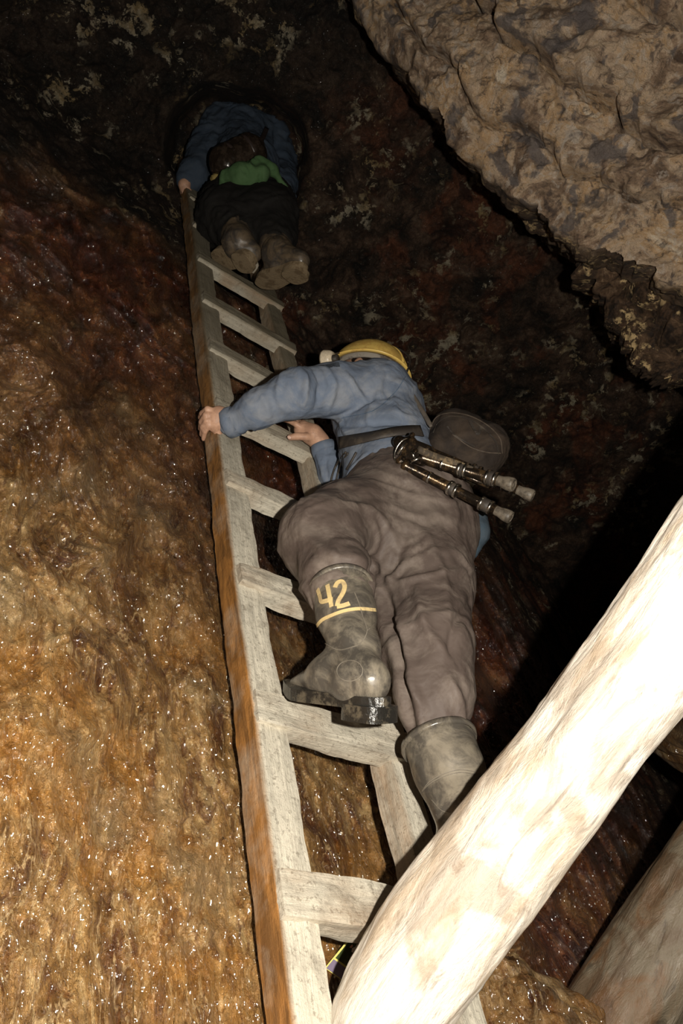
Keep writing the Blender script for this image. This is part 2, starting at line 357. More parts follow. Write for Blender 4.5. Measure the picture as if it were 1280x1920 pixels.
def sdf_mesh(prims, h, cuts=(), subs=(), relax=2):
    B = [pbound(p) for p in prims]; lo_ = np.min([c-r for c, r in B], 0)-3*h-.02; hi = np.max([c+r for c, r in B], 0)+3*h+.02
    dim = np.ceil((hi-lo_)/h).astype(int)+1; vol = np.full(dim, .1, np.float32); bs = 20
    for i in range(0, dim[0], bs):
        for j in range(0, dim[1], bs):
            for k in range(0, dim[2], bs):
                e = np.minimum([i+bs, j+bs, k+bs], dim); cc = lo_+(np.array([i, j, k])+e)/2*h; R = bs*h*.9
                sel = [p for p, (c, r) in zip(prims, B) if np.linalg.norm(c-cc) < r+R+p['k']+.02]
                if not sel: continue
                g = np.stack(np.meshgrid(*[lo_[a]+np.arange([i, j, k][a], e[a])*h for a in range(3)], indexing='ij'), -1)
                d = np.full(g.shape[:3], 1.0)
                for p in sel:
                    q = pd(p, g); kk = p['k']; hh = np.clip(.5+.5*(d-q)/kk, 0, 1); d = d*(1-hh)+q*hh-kk*hh*(1-hh)
                for (o, n_) in cuts: d = np.maximum(d, (g-o)@n_)
                for s_ in subs: d = np.maximum(d, -pd(s_, g))
                vol[i:e[0], j:e[1], k:e[2]] = np.clip(d, -.1, .1)
    s = vol < 0; nx, ny, nz = np.array(dim)-1
    cnt = sum(s[a:a+nx, b:b+ny, c:c+nz].astype(np.int8) for a in (0, 1) for b in (0, 1) for c in (0, 1))
    act = (cnt > 0) & (cnt < 8); idx = -np.ones(act.shape, np.int64); ijk = np.argwhere(act); idx[act] = np.arange(len(ijk))
    acc = np.zeros((len(ijk), 3)); num = np.zeros(len(ijk)); cor = [(a, b, c) for a in (0, 1) for b in (0, 1) for c in (0, 1)]
    val = {c: vol[ijk[:, 0]+c[0], ijk[:, 1]+c[1], ijk[:, 2]+c[2]] for c in cor}
    for a in cor:
        for ax in range(3):
            if a[ax]: continue
            b = list(a); b[ax] = 1; b = tuple(b); va, vb = val[a], val[b]; m = (va < 0) != (vb < 0)
            t = np.where(m, va/np.where(m, va-vb, 1), 0); pt = np.array(a, float)[None].repeat(len(ijk), 0); pt[:, ax] += t
            acc[m] += pt[m]; num[m] += 1
    V = lo_+(ijk+acc/num[:, None])*h; Fs = []
    for ax in range(3):
        u, w_ = (ax+1) % 3, (ax+2) % 3; sl0 = [slice(None)]*3; sl1 = [slice(None)]*3; sl0[ax] = slice(0, -1); sl1[ax] = slice(1, None)
        e = np.argwhere(s[tuple(sl0)] != s[tuple(sl1)]); e = e[(e[:, u] > 0) & (e[:, w_] > 0) & (e[:, u] < dim[u]-1) & (e[:, w_] < dim[w_]-1)]
        fl = s[e[:, 0], e[:, 1], e[:, 2]]; q = []
        for du, dw in ((1, 1), (0, 1), (0, 0), (1, 0)):
            c = e.copy(); c[:, u] -= du; c[:, w_] -= dw; q.append(idx[c[:, 0], c[:, 1], c[:, 2]])
        q = np.stack(q, 1); q[~fl] = q[~fl][:, ::-1]; Fs.append(q)
    Fc = np.concatenate(Fs); Fc = Fc[(Fc >= 0).all(1)]
    for _ in range(relax):
        sm = np.zeros_like(V); n = np.zeros(len(V))
        for a in range(4):
            b = (a+1) % 4
            np.add.at(sm, Fc[:, a], V[Fc[:, b]]); np.add.at(sm, Fc[:, b], V[Fc[:, a]]); np.add.at(n, Fc[:, a], 1); np.add.at(n, Fc[:, b], 1)
        V = V*.5+.5*sm/np.maximum(n, 1)[:, None]
    return V, Fc
def vnormals(V, Fc):
    a, b, c, d = (V[Fc[:, k]] for k in range(4)); n = np.cross(c-a, d-b); N = np.zeros_like(V)
    for k in range(4): np.add.at(N, Fc[:, k], n)
    return N/np.maximum(np.linalg.norm(N, axis=1)[:, None], 1e-12)
def cloth(V, Fc, amp=.006, sc=9, folds=(), stretch=None):
    N = vnormals(V, Fc); q = V*sc
    if stretch is not None:
        for ax, s in stretch: ax = nrm(ax); q = q+(s-1)*(q@ax)[:, None]*ax
    d = amp*(ridged(q+fbm(V*6, 2)[:, None]*1.2, 2, .4)-.5)+amp*.35*fbm(V*30, 2)
    for (pts, wd, am) in folds:
        pts = np.asarray(pts); best = np.full(len(V), 9.0); tt = np.zeros(len(V))
        for i in range(len(pts)-1):
            ab = pts[i+1]-pts[i]; h = np.clip(((V-pts[i])@ab)/ab.dot(ab), 0, 1); dd = np.linalg.norm(V-pts[i]-h[:, None]*ab, axis=1)
            m = dd < best; best[m] = dd[m]; tt[m] = (i+h[m])/(len(pts)-1)
        d = d+am*np.exp(-(best/wd)**2)*np.sin(np.clip(tt*.9+.05, 0, 1)*math.pi)**.5
    return V+N*d[:, None]
def bvh(V, Fc): return BVHTree.FromPolygons([tuple(x) for x in V], [tuple(int(i) for i in f) for f in Fc])
def pick(tree, px, py, off=0.0):
    """point on a finished surface along one direction from the photographer's standpoint"""
    d = nrm(W(px, py, 1)-CAM); h = tree.ray_cast(Vector(CAM), Vector(d))
    if h[0] is None:
        for z in (): pass
        return None, None
    return np.array(h[0])+np.array(h[1])*off*(1 if np.dot(h[1], d) < 0 else -1), np.array(h[1])*(1 if np.dot(h[1], d) < 0 else -1)
def picks(tree, pts, off=0.0, n=None):
    P = [pick(tree, *p, off) for p in (smooth_path([(a, b, 0) for a, b in pts], n)[:, :2] if n else pts)]
    P = [q for q in P if q[0] is not None]; return np.array([q[0] for q in P]), np.array([q[1] for q in P])

# ------------------------------------------------------------------ the cave shell: wall, roof, floor in one rock surface around the place
def build_cave():
    c0 = CAM+np.array([0.02, -.35, .05])
    def axis(lo_, a, b, hi_, nd, no): return np.concatenate([np.linspace(lo_, a, no, endpoint=False), np.linspace(a, b, nd, endpoint=False), np.linspace(b, hi_, no+1)])
    A = axis(-2.4, -.46, .46, 2.4, 470, 60); Bv = axis(-2.6, -.66, .64, 2.4, 680, 60)
    a, b = np.meshgrid(A, Bv, indexing='ij'); D = a[..., None]*CB[0]+b[..., None]*CB[1]+CB[2]; D = D/np.linalg.norm(D, axis=-1)[..., None]; D = D.reshape(-1, 3)
    def hit(n_, d): 
        q = D@n_; r = (d-n_.dot(c0))/np.where(np.abs(q) < 1e-6, 1e-6, q); return np.where((r > 0) & (q < -1e-3), r, 12.0)
    def noff(u, v):
        o = np.interp(u, [-2.5, -.8, .05, .4, 1.3, 2.2, 4], [.16, -.02, -.105, -.20, -.30, -.6, -1.0])
        return o
    n0 = UN.dot(LP0); r = hit(UN, n0-.12)
    for _ in range(3):
        P = c0+D*np.minimum(r, 9)[:, None]; l = to_lf(P); o = noff(l[:, 0], l[:, 1]); q = D@UN
        r = np.where(q < -1e-3, (n0+o-UN.dot(c0))/np.where(q < -1e-3, q, -1), 12.0); r = np.clip(r, .3, 12)
    def plane3(p, q_, s_): n_ = nrm(np.cross(q_-p, s_-p)); return (n_, n_.dot(p)) if n_.dot(c0)-n_.dot(p) > 0 else (-n_, -n_.dot(p))
    rs = [r]
    pl = [plane3(W(330, 60, 4.9), W(800, 250, 3.9), W(1150, 800, 4.7)), plane3(W(1400, 300, 4.2), W(1450, 1200, 4.6), W(1800, 1300, 2.8)),
          plane3(W(-900, 200, 2.5), W(-900, 1900, 2.0), W(-1400, 900, 1.0)), (np.array([0, 0, 1.0]), 0.02), (np.array([0, -.3, -.95]), -5.0)]
    for n_, d in pl: rs.append(hit(n_, d))
    rs = np.array(rs); k = .10; rm = rs.min(0); r = rm-k*np.log(np.exp(-(rs-rm)/k).sum(0))
    topm = sstep(-.12, .12, rs[0]-rs[1:].min(0))
    # recess around the upper end of the ladder
    cd = nrm(W(440, 300, 3.4)-c0); e1 = nrm(np.cross(cd, UP)); e2 = np.cross(e1, cd); ax_ = np.stack([D@e1/(D@cd), D@e2/(D@cd)], -1)
    rr = np.sqrt((ax_[:, 0]/.070)**2+((ax_[:, 1])/.078)**2)+perlin(D*9)*.35+perlin(D*30)*.2; rec = (1-sstep(.88, 1.08, rr))*((D@cd) > 0)*(ax_[:, 1] > -.07)
    P = c0+D*r[:, None]
    big = fbm(P*1.3+5, 3)*.09; med = ridged(to_lf(P)*np.array([5.5, 2.6, 5.5])+fbm(P*3, 2)[:, None]*.9, 3, .5)*.026; blk = np.abs(perlin(P*2.4+9))*.10
    drap = np.exp(-((perlin(to_lf(P)*np.array([2.2, .9, 1])+3))/.12)**2)*.03
    fine = fbm(to_lf(P)*np.array([26, 13, 26])+fbm(P*9, 2)[:, None]*1.0, 4, .6)*.0075
    l = to_lf(P); near = np.exp(-((l[:, 0]-.18)/.27)**4)*(1-topm)
    disp = (big*.6+blk*topm*1.3)*(1-.85*near)+med*(1-.55*near)+drap*(1-.8*near)+fine*(1+topm*1.2)+ridged(P*7, 3)*.03*topm
    q = np.maximum(-(D@UN), .35)*(1-topm)+topm*.9
    r = r-np.clip(disp, -.3, .3)/q+rec*.45
    P = c0+D*r[:, None]; l = to_lf(P); na, nb = len(A), len(Bv)
    i = np.arange(na*nb).reshape(na, nb); Fc = np.stack([i[:-1, :-1], i[1:, :-1], i[1:, 1:], i[:-1, 1:]], -1).reshape(-1, 4)
    v = l[:, 1]; u = l[:, 0]
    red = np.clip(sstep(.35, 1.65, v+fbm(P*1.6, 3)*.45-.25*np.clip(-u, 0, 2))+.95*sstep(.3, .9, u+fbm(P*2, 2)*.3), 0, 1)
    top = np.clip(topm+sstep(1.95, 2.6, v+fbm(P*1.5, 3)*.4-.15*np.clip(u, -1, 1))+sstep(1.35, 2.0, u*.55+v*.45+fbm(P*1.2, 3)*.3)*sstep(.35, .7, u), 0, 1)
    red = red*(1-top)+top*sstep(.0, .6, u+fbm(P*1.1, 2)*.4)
    brown = .8*sstep(.1, 1.05, v+fbm(P*1.8, 3)*.3+.25*np.clip(u, 0, 1))  # brown stain growing with height, strengthened to paint in the flash falloff
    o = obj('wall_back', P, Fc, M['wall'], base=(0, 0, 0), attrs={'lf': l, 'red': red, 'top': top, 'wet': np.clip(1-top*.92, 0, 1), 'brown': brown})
    o['kind'] = 'structure'; return bvh(P[::1], Fc) if False else (P, l)
build_cave()

# ------------------------------------------------------------------ overhanging rock at the upper right
def overhang(name, edge, ext, length, back, seed, crust, cracks=(), ns=360, nq=420):
    e = smooth_path([W(*p) for p in edge], ns); tt = np.linspace(0, 1, ns); ext = nrm(c2w(ext)); bk = nrm(c2w(back))
    q = np.concatenate([np.linspace(-1, 0, 50, endpoint=False), np.linspace(0, 1, nq)**1.4]); V = np.zeros((ns, len(q), 3))
    jag = fbm(np.stack([tt*20, tt*0+seed, tt*0], -1), 5, .55)*.03
    for j, qq in enumerate(q):
        if qq < 0: V[:, j] = e+bk*(-qq)*.9-ext*(math.sin(min(1, -qq*6)*math.pi/2)*.02)+ext*(jag)[:, None]
        else: V[:, j] = e+ext*(qq*length+jag*max(0, 1-qq*4))[:, None] if True else 0
    nor = nrm(np.cross(nrm(e[-1]-e[0]), ext)); nor = nor if nor.dot(CAM-e[ns//2]) > 0 else -nor
    P = V.reshape(-1, 3); Q = np.tile(q, ns); T = np.repeat(tt, len(q))
    d = fbm(P*2.2+seed, 3)*.06+ridged(P*np.array([8, 8, 8])+seed, 4, .55)*.017+fbm(P*30, 3, .6)*.006
    for (a, b, dep, rise) in cracks:                      # bedding steps: q position at both ends
        pos = a+(b-a)*T+fbm(np.stack([T*9, T*0+a*9, T*0], -1), 3, .6)*.022; x = (Q-pos)*length
        d += rise*sstep(-.004, .006, x)*np.exp(-np.maximum(x, 0)/.3)-dep*np.exp(-(x/(.008+.008*np.clip(Q*2,0,1)))**2)
    wgt = np.where(Q < 0, .35, sstep(0, .02, Q)*.75+.25); P = P+nor*(d*wgt)[:, None]+np.where(Q < 0, 1, 0)[:, None]*(-ext)*(fbm(P*6, 3)*.03)[:, None]
    n2 = len(q); i = np.arange(ns*n2).reshape(ns, n2); Fc = np.stack([i[:-1, :-1], i[1:, :-1], i[1:, 1:], i[:-1, 1:]], -1).reshape(-1, 4)
    o = obj(name, P, Fc, M['ceil'], base=(0, 0, 0), attrs={'lf': to_lf(P), 'crust': crust(P, Q, T)}); o['kind'] = 'structure'
overhang('ceiling', [(470, -330, 2.9), (590, -120, 2.65), (665, 0, 2.5), (745, 120, 2.4), (800, 180, 2.32), (838, 240, 2.28), (925, 318, 2.22), (975, 372, 2.2), (1030, 412, 2.18), (1085, 450, 2.12), (1140, 470, 2.1), (1200, 497, 2.08), (1290, 545, 2.0), (1480, 640, 1.9), (1700, 760, 1.8)],
         (.72, .52, -.42), 2.3, (.45, .15, 1), 2, lambda P, Q, T: np.clip(.85*sstep(-.0, -.05, Q), 0, 1),
         cracks=[(.035, .09, .04, .04), (.10, .15, .06, .09), (.20, .24, .04, .06), (.27, .36, .05, .12), (.40, .50, .05, .10)])
overhang('ceiling_ledge', [(1040, 400, 2.5), (1075, 450, 2.42), (1092, 500, 2.38), (1135, 570, 2.33), (1165, 630, 2.3), (1205, 690, 2.26), (1245, 706, 2.24), (1300, 716, 2.2), (1420, 770, 2.1), (1700, 900, 2.0)],
         (.8, .5, -.15), 1.3, (.45, .15, 1), 5, lambda P, Q, T: np.ones(len(Q)), cracks=[(.06, .10, .05, .03), (.13, .2, .06, .04)], ns=240, nq=220)

# ------------------------------------------------------------------ ladder
lad = thing('ladder', 'tall weathered wooden ladder leaning steeply up the wet rock wall', 'ladder', LF(-5.4, .18, -.03))
def stn(e, g): return np.clip(sstep(.28, .0, e[:, 1])*0+(e[:, 1] < .02)*1.0+sstep(.14, .03, e[:, 1])*.6, 0, 1)
def rail_pl(u0, wdt, side, seed, stain, n0=-.056):
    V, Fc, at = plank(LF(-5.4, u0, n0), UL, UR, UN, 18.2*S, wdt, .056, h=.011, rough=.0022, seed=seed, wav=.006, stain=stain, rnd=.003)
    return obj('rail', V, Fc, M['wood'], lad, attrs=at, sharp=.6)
r1 = rail_pl(0.0, .072, 0, 1, lambda e, V: np.clip(sstep(.16, .0, e[:, 1])*1.25+.12*sstep(.45, .6, e[:, 0]), 0, 1)*(.95))
r2 = rail_pl(.308, .062, 1, 2, lambda e, V: np.clip(sstep(.2, .0, e[:, 1])*.32+.25*sstep(.5, .65, e[:, 0]), 0, 1))
for t in range(-5, 13):
    rs = np.random.RandomState(t+40); hgt = .056+rs.uniform(-.005, .005) if t not in (0, 1) else (.07 if t == 0 else .066)
    dp = .046+rs.uniform(-.004, .004); tilt = rs.uniform(-.012, .012)
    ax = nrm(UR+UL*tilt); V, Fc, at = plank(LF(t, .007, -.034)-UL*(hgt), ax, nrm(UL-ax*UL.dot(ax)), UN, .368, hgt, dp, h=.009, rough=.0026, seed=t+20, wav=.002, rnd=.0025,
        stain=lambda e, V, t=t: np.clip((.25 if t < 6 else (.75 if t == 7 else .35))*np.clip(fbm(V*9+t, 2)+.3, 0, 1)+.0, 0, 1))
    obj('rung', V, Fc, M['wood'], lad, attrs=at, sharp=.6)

# ------------------------------------------------------------------ logs
def log(name, pts, rad, mat, seed, label, ns=96, nl=300, rough=.006, bumps=(), ground=False):
    P_ = np.array([W(*p) for p in pts])
    if ground: P_ = np.vstack([P_[0]+(P_[0]-P_[1])/(P_[1]-P_[0])[2]*P_[0][2], P_])
    cl = np.concatenate([[0], np.cumsum(np.linalg.norm(np.diff(P_, axis=0), axis=1))]); u_ = np.linspace(0, cl[-1], nl)
    path = np.stack([np.interp(u_, cl, P_[:, k]) for k in range(3)], 1)
    for _ in range(200): path[1:-1] = (path[:-2]+2*path[1:-1]+path[2:])/4
    R_ = np.interp(u_, cl, ([rad[0]] if ground else [])+list(rad)); T, A, B = frames(path); th = np.linspace(0, 2*math.pi, ns, endpoint=False); L_ = np.concatenate([[0], np.cumsum(np.linalg.norm(np.diff(path, axis=0), axis=1))])
    ll, tt = np.meshgrid(L_, th, indexing='ij'); gc = np.stack([ll, np.cos(tt)*.1, np.sin(tt)*.1], -1).reshape(-1, 3)
    d = fbm(gc*np.array([2.2, 9, 9])+seed, 3)*rough*1.5+ridged(gc*np.array([7, 28, 28])+seed, 3, .5)*rough*.35
    for (l0, t0, sl, st_, h) in bumps:
        dt = (tt.ravel()-t0+math.pi) % (2*math.pi)-math.pi; d += h*np.exp(-((ll.ravel()-l0)/sl)**2-(dt/st_)**2)
    rr = (np.repeat(R_, ns)+d)[:, None]; dirn = (np.cos(tt)[..., None]*A[:, None]+np.sin(tt)[..., None]*B[:, None]).reshape(-1, 3)
    V = np.repeat(path, ns, 0)+dirn*rr; f = [(i*ns+k, i*ns+(k+1) % ns, (i+1)*ns+(k+1) % ns, (i+1)*ns+k) for i in range(nl-1) for k in range(ns)]
    f.append(tuple(range(ns-1, -1, -1))); f.append(tuple((nl-1)*ns+k for k in range(ns)))
    o = obj(name, V, f, mat, attrs={'gc': np.vstack([gc])}); tag(o, label, 'log'); return V, f
LV, LFc = log('timber_log', [(660, 1992, 1.025), (676, 1972, 1.03), (697, 1938, 1.035), (732, 1876, 1.045), (812, 1766, 1.075), (945, 1590, 1.09), (1180, 1275, 1.05), (1420, 930, 1.0), (2000, 90, .98)], [.036, .050, .062, .070, .077, .0735, .0715, .070, .066], M['log'], 1,
    'thick pale log running diagonally across in front of the ladder', bumps=[(.55, 2.2, .05, .35, .008), (.8, 4.0, .06, .4, .007)])
log('timber_log', [(1060, 2080, 1.56), (1165, 1905, 1.60), (1330, 1645, 1.66), (1560, 1290, 1.72)], [.104, .104, .098, .088], M['log2'], 4,
    'wet grey-brown log low at the right, behind the pale log', rough=.007, ground=True)

# ------------------------------------------------------------------ loose rocks
def rockmesh(c, ax, r, seed, amp=.03, n=90):
    th = np.linspace(0, math.pi, n); ph = np.linspace(0, 2*math.pi, 2*n, endpoint=False); t, p = np.meshgrid(th, ph, indexing='ij')
    D = np.stack([np.sin(t)*np.cos(p), np.sin(t)*np.sin(p), np.cos(t)], -1).reshape(-1, 3)
    q = np.sign(D)*np.abs(D)**.8; q = q/np.linalg.norm(q, axis=1)[:, None]; rr = 1+fbm(D*1.6+seed, 3)*.28+ridged(D*4+seed, 4)*amp
    P = c+(q*rr[:, None]*np.array(r))@np.array(ax); m = 2*n; i = np.arange(n*m).reshape(n, m); j = np.roll(i, -1, 1)
    return P, np.stack([i[:-1], i[1:], j[1:], j[:-1]], -1).reshape(-1, 4)
def rock(c, ax, r, seed, label, red, top, wet=1):
    V, Fc = rockmesh(c, ax, r, seed); k = len(V)
    o = obj('rock', V, Fc, M['wall'], attrs={'lf': to_lf(V), 'red': np.full(k, red), 'top': np.full(k, top), 'wet': np.full(k, wet)}); tag(o, label, 'rock')
CAX = np.array([nrm(c2w((.8, -.6, .1))), nrm(c2w((.6, .8, 0))), nrm(c2w((-.1, 0, 1)))])
rock(W(985, 1935, 1.36), CAX, (.155, .10, .11), 3.3, 'wet brown boulder below the pale log, left of the wet log', .25, .1)
rock(W(1290, 1385, 2.35), CAX, (.11, .085, .45), 8.1, 'small pale tan rock at the right, between the two logs', 0, .55, .5)

# ------------------------------------------------------------------ printed card behind the log
def card():
    c = np.array([W(608, 1815, 1.23), W(668, 1742, 1.30), W(702, 1752, 1.31), W(640, 1838, 1.235)]); x = c[1]-c[0]; y = c[3]-c[0]; n_ = nrm(np.cross(x, y)); n_ = n_ if n_.dot(CAM-c[0]) > 0 else -n_
    root = thing('printed_card', 'small glossy printed card with yellow border beside the left rail', 'card', c[0])
    def patch(name, a0, a1, b0, b1, h, mat, poly=None):
        pts = poly or [(a0, b0), (a1, b0), (a1, b1), (a0, b1)]; k = len(pts)
        v = [c[0]+x*a+y*b+n_*(h) for a, b in pts]+[c[0]+x*a+y*b+n_*(h-.0006) for a, b in pts]
        f = [tuple(range(k)), tuple(range(2*k-1, k-1, -1))]+[(i, (i+1) % k, k+(i+1) % k, k+i) for i in range(k)]
        obj(name, v, f, mat, root, smooth=False)
    yel = mat_plain('yellow_print', (.75, .68, .2), .25); grn = mat_plain('dark_green_print', (.05, .065, .025), .2, 0, (.1, .11, .05)); pal = mat_plain('pale_print', (.75, .68, .62), .25); lil = mat_plain('lilac_print', (.22, .18, .26), .25); pnk = mat_plain('pink_print', (.6, .3, .22), .3)
    patch('border', 0, 1, 0, 1, .001, yel); patch('picture', .27, .97, .09, .93, .0017, grn); patch('lower_panel', .01, .23, .06, .95, .0017, lil)
    for pl in ([(.55, .5), (.62, .42), (.68, .5), (.75, .47), (.74, .62), (.66, .68), (.56, .64)], [(.78, .5), (.9, .52), (.88, .7), (.8, .72)]): patch('print_shape', 0, 0, 0, 0, .0023, pal, pl)
    for pl in ([(.45, .62), (.55, .6), (.52, .74), (.42, .7)], [(.6, .28), (.68, .3), (.66, .38), (.61, .38)]): patch('print_shape', 0, 0, 0, 0, .0023, pnk, pl)
card()

# ------------------------------------------------------------------ people
def strokes(name, tree, lines, width, mat, parent, off=.0006, thick=.0012):
    parts = []
    for pts in lines:
        P, Nn = picks(tree, pts, off, max(10, int(sum(math.dist(pts[i], pts[i+1]) for i in range(len(pts)-1))/1.5)))
        if len(P) > 2: parts.append(ribbon(P, Nn, width, thick))
    if parts: v, f = join(parts); return obj(name, v, f, mat, parent, smooth=False)
def hand_prims(palm, fingers, thumb, rp=.0, k=.006):
    pr = chain(*palm, k=.012)
    for pts, r in fingers+[thumb]: pr += chain(pts, [r*1.12, r*1.02, r*.95, r*.8][:len(pts)], k)
    return pr

def climber():
    root = thing('person', 'person in slate blue jacket, brown trousers and yellow helmet climbing the ladder', 'person', W(700, 1345, 1.30))
    # joints
    ankL, kneL, hipL = W(672, 1272, 1.28), W(606, 1012, 1.62), W(716, 962, 1.86)
    heelL, toeL = W(703, 1322, 1.26), W(548, 1302, 1.41)
    ankR, kneR, hipR = W(892, 1572, 1.235), W(808, 1215, 1.50), W(800, 975, 1.90)
    heelR, toeR = W(945, 1640, 1.19), W(800, 1640, 1.32)
    wst, chs, nek = W(735, 900, 1.96), W(708, 770, 2.14), W(700, 716, 2.30)
    shL, elL, wrL = W(708, 738, 2.10), W(556, 738, 1.96), W(422, 790, 1.985)
    shR, elR, wrR = W(733, 768, 2.36), W(655, 960, 2.16), W(600, 828, 2.185)
    # body: one continuous surface, head to feet
    hc = W(686, 712, 2.5); ud = nrm(c2w((.22, .84, .50))); fd = c2w((-.78, .2, .55)); fd = nrm(fd-ud*fd.dot(ud)); sd = np.cross(ud, fd); HA = np.array([fd, sd, ud])
    B = []
    B += [ell(hc, HA, (.098, .076, .115), .02), ell(hc+fd*.03-ud*.065, HA, (.065, .055, .055), .03), cone(hc+fd*.095, hc+fd*.118-ud*.028, .009, .014, .014),
          ball(hc+fd*.088-ud*.062, .017, .02), ell(hc+fd*.085+sd*.0-ud*.095, HA, (.02, .025, .018), .02)]
    for s in (-1, 1): B.append(ell(hc+sd*s*.078-ud*.01-fd*.005, HA, (.018, .010, .032), .008)); B.append(ball(hc+fd*.082+sd*s*.032+ud*.012, .012, .012))
    B += chain([hc-ud*.06, nek, chs], [.052, .055, .088], .03); B += chain([chs, wst, (hipL+hipR)/2], [.088, .085, .10], .04)
    for a, b, m_, c in ((hipL, kneL, W(646, 1125, 1.45), ankL), (hipR, kneR, W(824, 1395, 1.37), ankR)): B += chain([(a*.8+(hipL+hipR)/2*.2), b, m_, c], [.08, .044, .033, .023], .015)
    B += chain([ankL, heelL*.5+toeL*.5+UP*.036, heelL*.25+toeL*.75+UP*.02], [.024, .018, .010], .01)+chain([ankR, heelR*.5+toeR*.5+UP*.036, heelR*.25+toeR*.75+UP*.02], [.024, .018, .010], .01)
    B += chain([chs*.4+shL*.6, shL, elL, elL*.4+wrL*.6, wrL], [.07, .05, .038, .034, .024], .03)
    B += chain([chs*.4+shR*.6, shR, elR, elR*.5+wrR*.5, wrR], [.07, .05, .038, .032, .024], .03)
    z = 1.985
    B += chain([wrL, W(406, 787, 1.975)], [.024, .026], .015, flat=UN, ff=1.25)
    B += chain([W(410, 776, 1.972), W(404, 798, 1.974)], [.021, .019], .015)
    F1 = [(p_, r_*.84) for p_, r_ in [([W(403, 772, 1.965), W(389, 767, 1.96), W(379, 775, 1.985), W(375, 783, 2.02)], .0098), ([W(401, 779, 1.965), W(386, 778, 1.955), W(378, 791, 1.975), W(376, 804, 2.01)], .0102),
          ([W(400, 788, 1.965), W(388, 789, 1.955), W(380, 801, 1.97), W(378, 815, 2.0)], .0098), ([W(400, 797, 1.967), W(391, 798, 1.958), W(384, 809, 1.97), W(381, 823, 1.995)], .0088),
          ([W(410, 797, 1.975), W(409, 812, 1.975), W(405, 828, 1.985)], .0115)]]
    for p, r in F1: B += chain(p, [r*1.02, r, r*.95, r*.8], .0022)
    # right hand lying over the rung
    B += chain([wrR, W(586, 815, 2.18), W(568, 806, 2.19)], [.023, .027, .026], .015)
    F2 = [(p_, r_*.86) for p_, r_ in [([W(574, 808, 2.175), W(556, 796, 2.17), W(541, 788, 2.19), W(530, 787, 2.215)], .0098), ([W(570, 802, 2.19), W(553, 791, 2.19), W(539, 785, 2.215), W(532, 787, 2.24)], .0102),
          ([W(572, 798, 2.205), W(556, 789, 2.21), W(544, 786, 2.24), W(540, 790, 2.26)], .0098), ([W(577, 796, 2.22), W(563, 790, 2.225), W(552, 789, 2.25), W(548, 793, 2.265)], .0088),
          ([W(588, 820, 2.165), W(573, 819, 2.15), W(557, 818, 2.145), W(544, 820, 2.145)], .0132)]]
    for p, r in F2: B += chain(p, [r*1.02, r, r*.95, r*.8], .0022)
    V, Fc = sdf_mesh(B, .0034, relax=1); bt = bvh(V, Fc); obj('body', V, Fc, M['skin'], root)
    # nails
    for c, d in ((W(541, 820, 2.132), None),):
        p, n_ = pick(bt, 542, 820, .0003)
        if p is not None: v, f = lathe([(.0002, .001), (.004, .0008), (.0052, 0)], p, n_, 14, 1.3, ref=UR); obj('thumbnail', v, f, M['nail'], root)
    for s in (-1, 1): v, f = lathe([(.0001, .012), (.006, .0105), (.0105, .006), (.012, 0), (.0105, -.006), (.0001, -.012)], hc+fd*.080+sd*s*.032-ud*.006, fd, 14); obj('eye', v, f, M['white'], root)
    HV, HF = sdf_mesh([ell(hc-fd*.018+ud*.008, HA, (.096, .082, .115), .01)], .006, subs=[ell(hc+fd*.085-ud*.05, HA, (.085, .1, .11))]); obj('hair', HV+vnormals(HV, HF)*(fbm(HV*60, 2)*.003)[:, None], HF, M['hair'], root)
    # jacket
    J = chain([nek*.6+chs*.4, chs, wst*.5+chs*.5, wst, (wst*.5+(hipL+hipR)*.25)], [.085, .112, .112, .108, .112], .05)
    J += [cone(chs, shL, .105, .082, .04), cone(chs, shR, .10, .075, .04), cone(shL, nek, .07, .065, .04)]
    J += chain([shL, W(632, 731, 2.03), elL, W(485, 766, 1.955), W(433, 792, 1.97)], [.082, .069, .059, .0455, .034], .02)
    J += chain([shR, elR, W(628, 898, 2.15), W(611, 848, 2.17)], [.075, .054, .040, .034], .02)
    cuts = []
    V, Fc = sdf_mesh(J, .006, relax=1)
    dL = nrm(W(422, 793, 1.975)-W(485, 766, 1.955)); dR = nrm(wrR-W(628, 898, 2.15))
    fold = lambda pts, wd, am: (np.array([W(*p) for p in pts]), wd, am)
    jt = bvh(V, Fc)
    def fl(pts, wd, am):
        P, _ = picks(jt, pts, 0, 14); return (P, wd, am) if len(P) > 2 else (np.array([[0, 0, 0], [1, 0, 0.]]), wd, 0)
    folds = [fl([(648, 700), (668, 730), (690, 762)], .007, .008), fl([(715, 700), (710, 740), (695, 770), (690, 800)], .008, .009), fl([(615, 785), (660, 770), (700, 752), (740, 742)], .007, -.007),
             fl([(630, 800), (680, 798), (740, 795), (795, 803)], .006, -.008), fl([(635, 790), (650, 812), (668, 822)], .008, .009), fl([(560, 690), (572, 715), (566, 760)], .009, .010), fl([(585, 690), (600, 720), (590, 770)], .008, -.009),
             fl([(610, 690), (625, 725), (612, 778)], .009, .008), fl([(530, 700), (520, 740), (535, 772)], .008, .007), fl([(485, 735), (500, 760), (505, 785)], .008, .007), fl([(690, 850), (660, 880), (650, 905)], .008, .009), fl([(720, 840), (690, 880), (670, 900)], .008, -.008),
             fl([(735, 745), (745, 775), (775, 785)], .009, .008), fl([(700, 840), (715, 860), (735, 870)], .006, .007), fl([(590, 840), (600, 870), (608, 900)], .006, .006), fl([(620, 840), (610, 870), (618, 905)], .006, -.006)]
    V = cloth(V, Fc, .0045, 8, folds); keep = None
    obj('jacket', V, Fc, M['jacket'], root); jt = bvh(V, Fc)
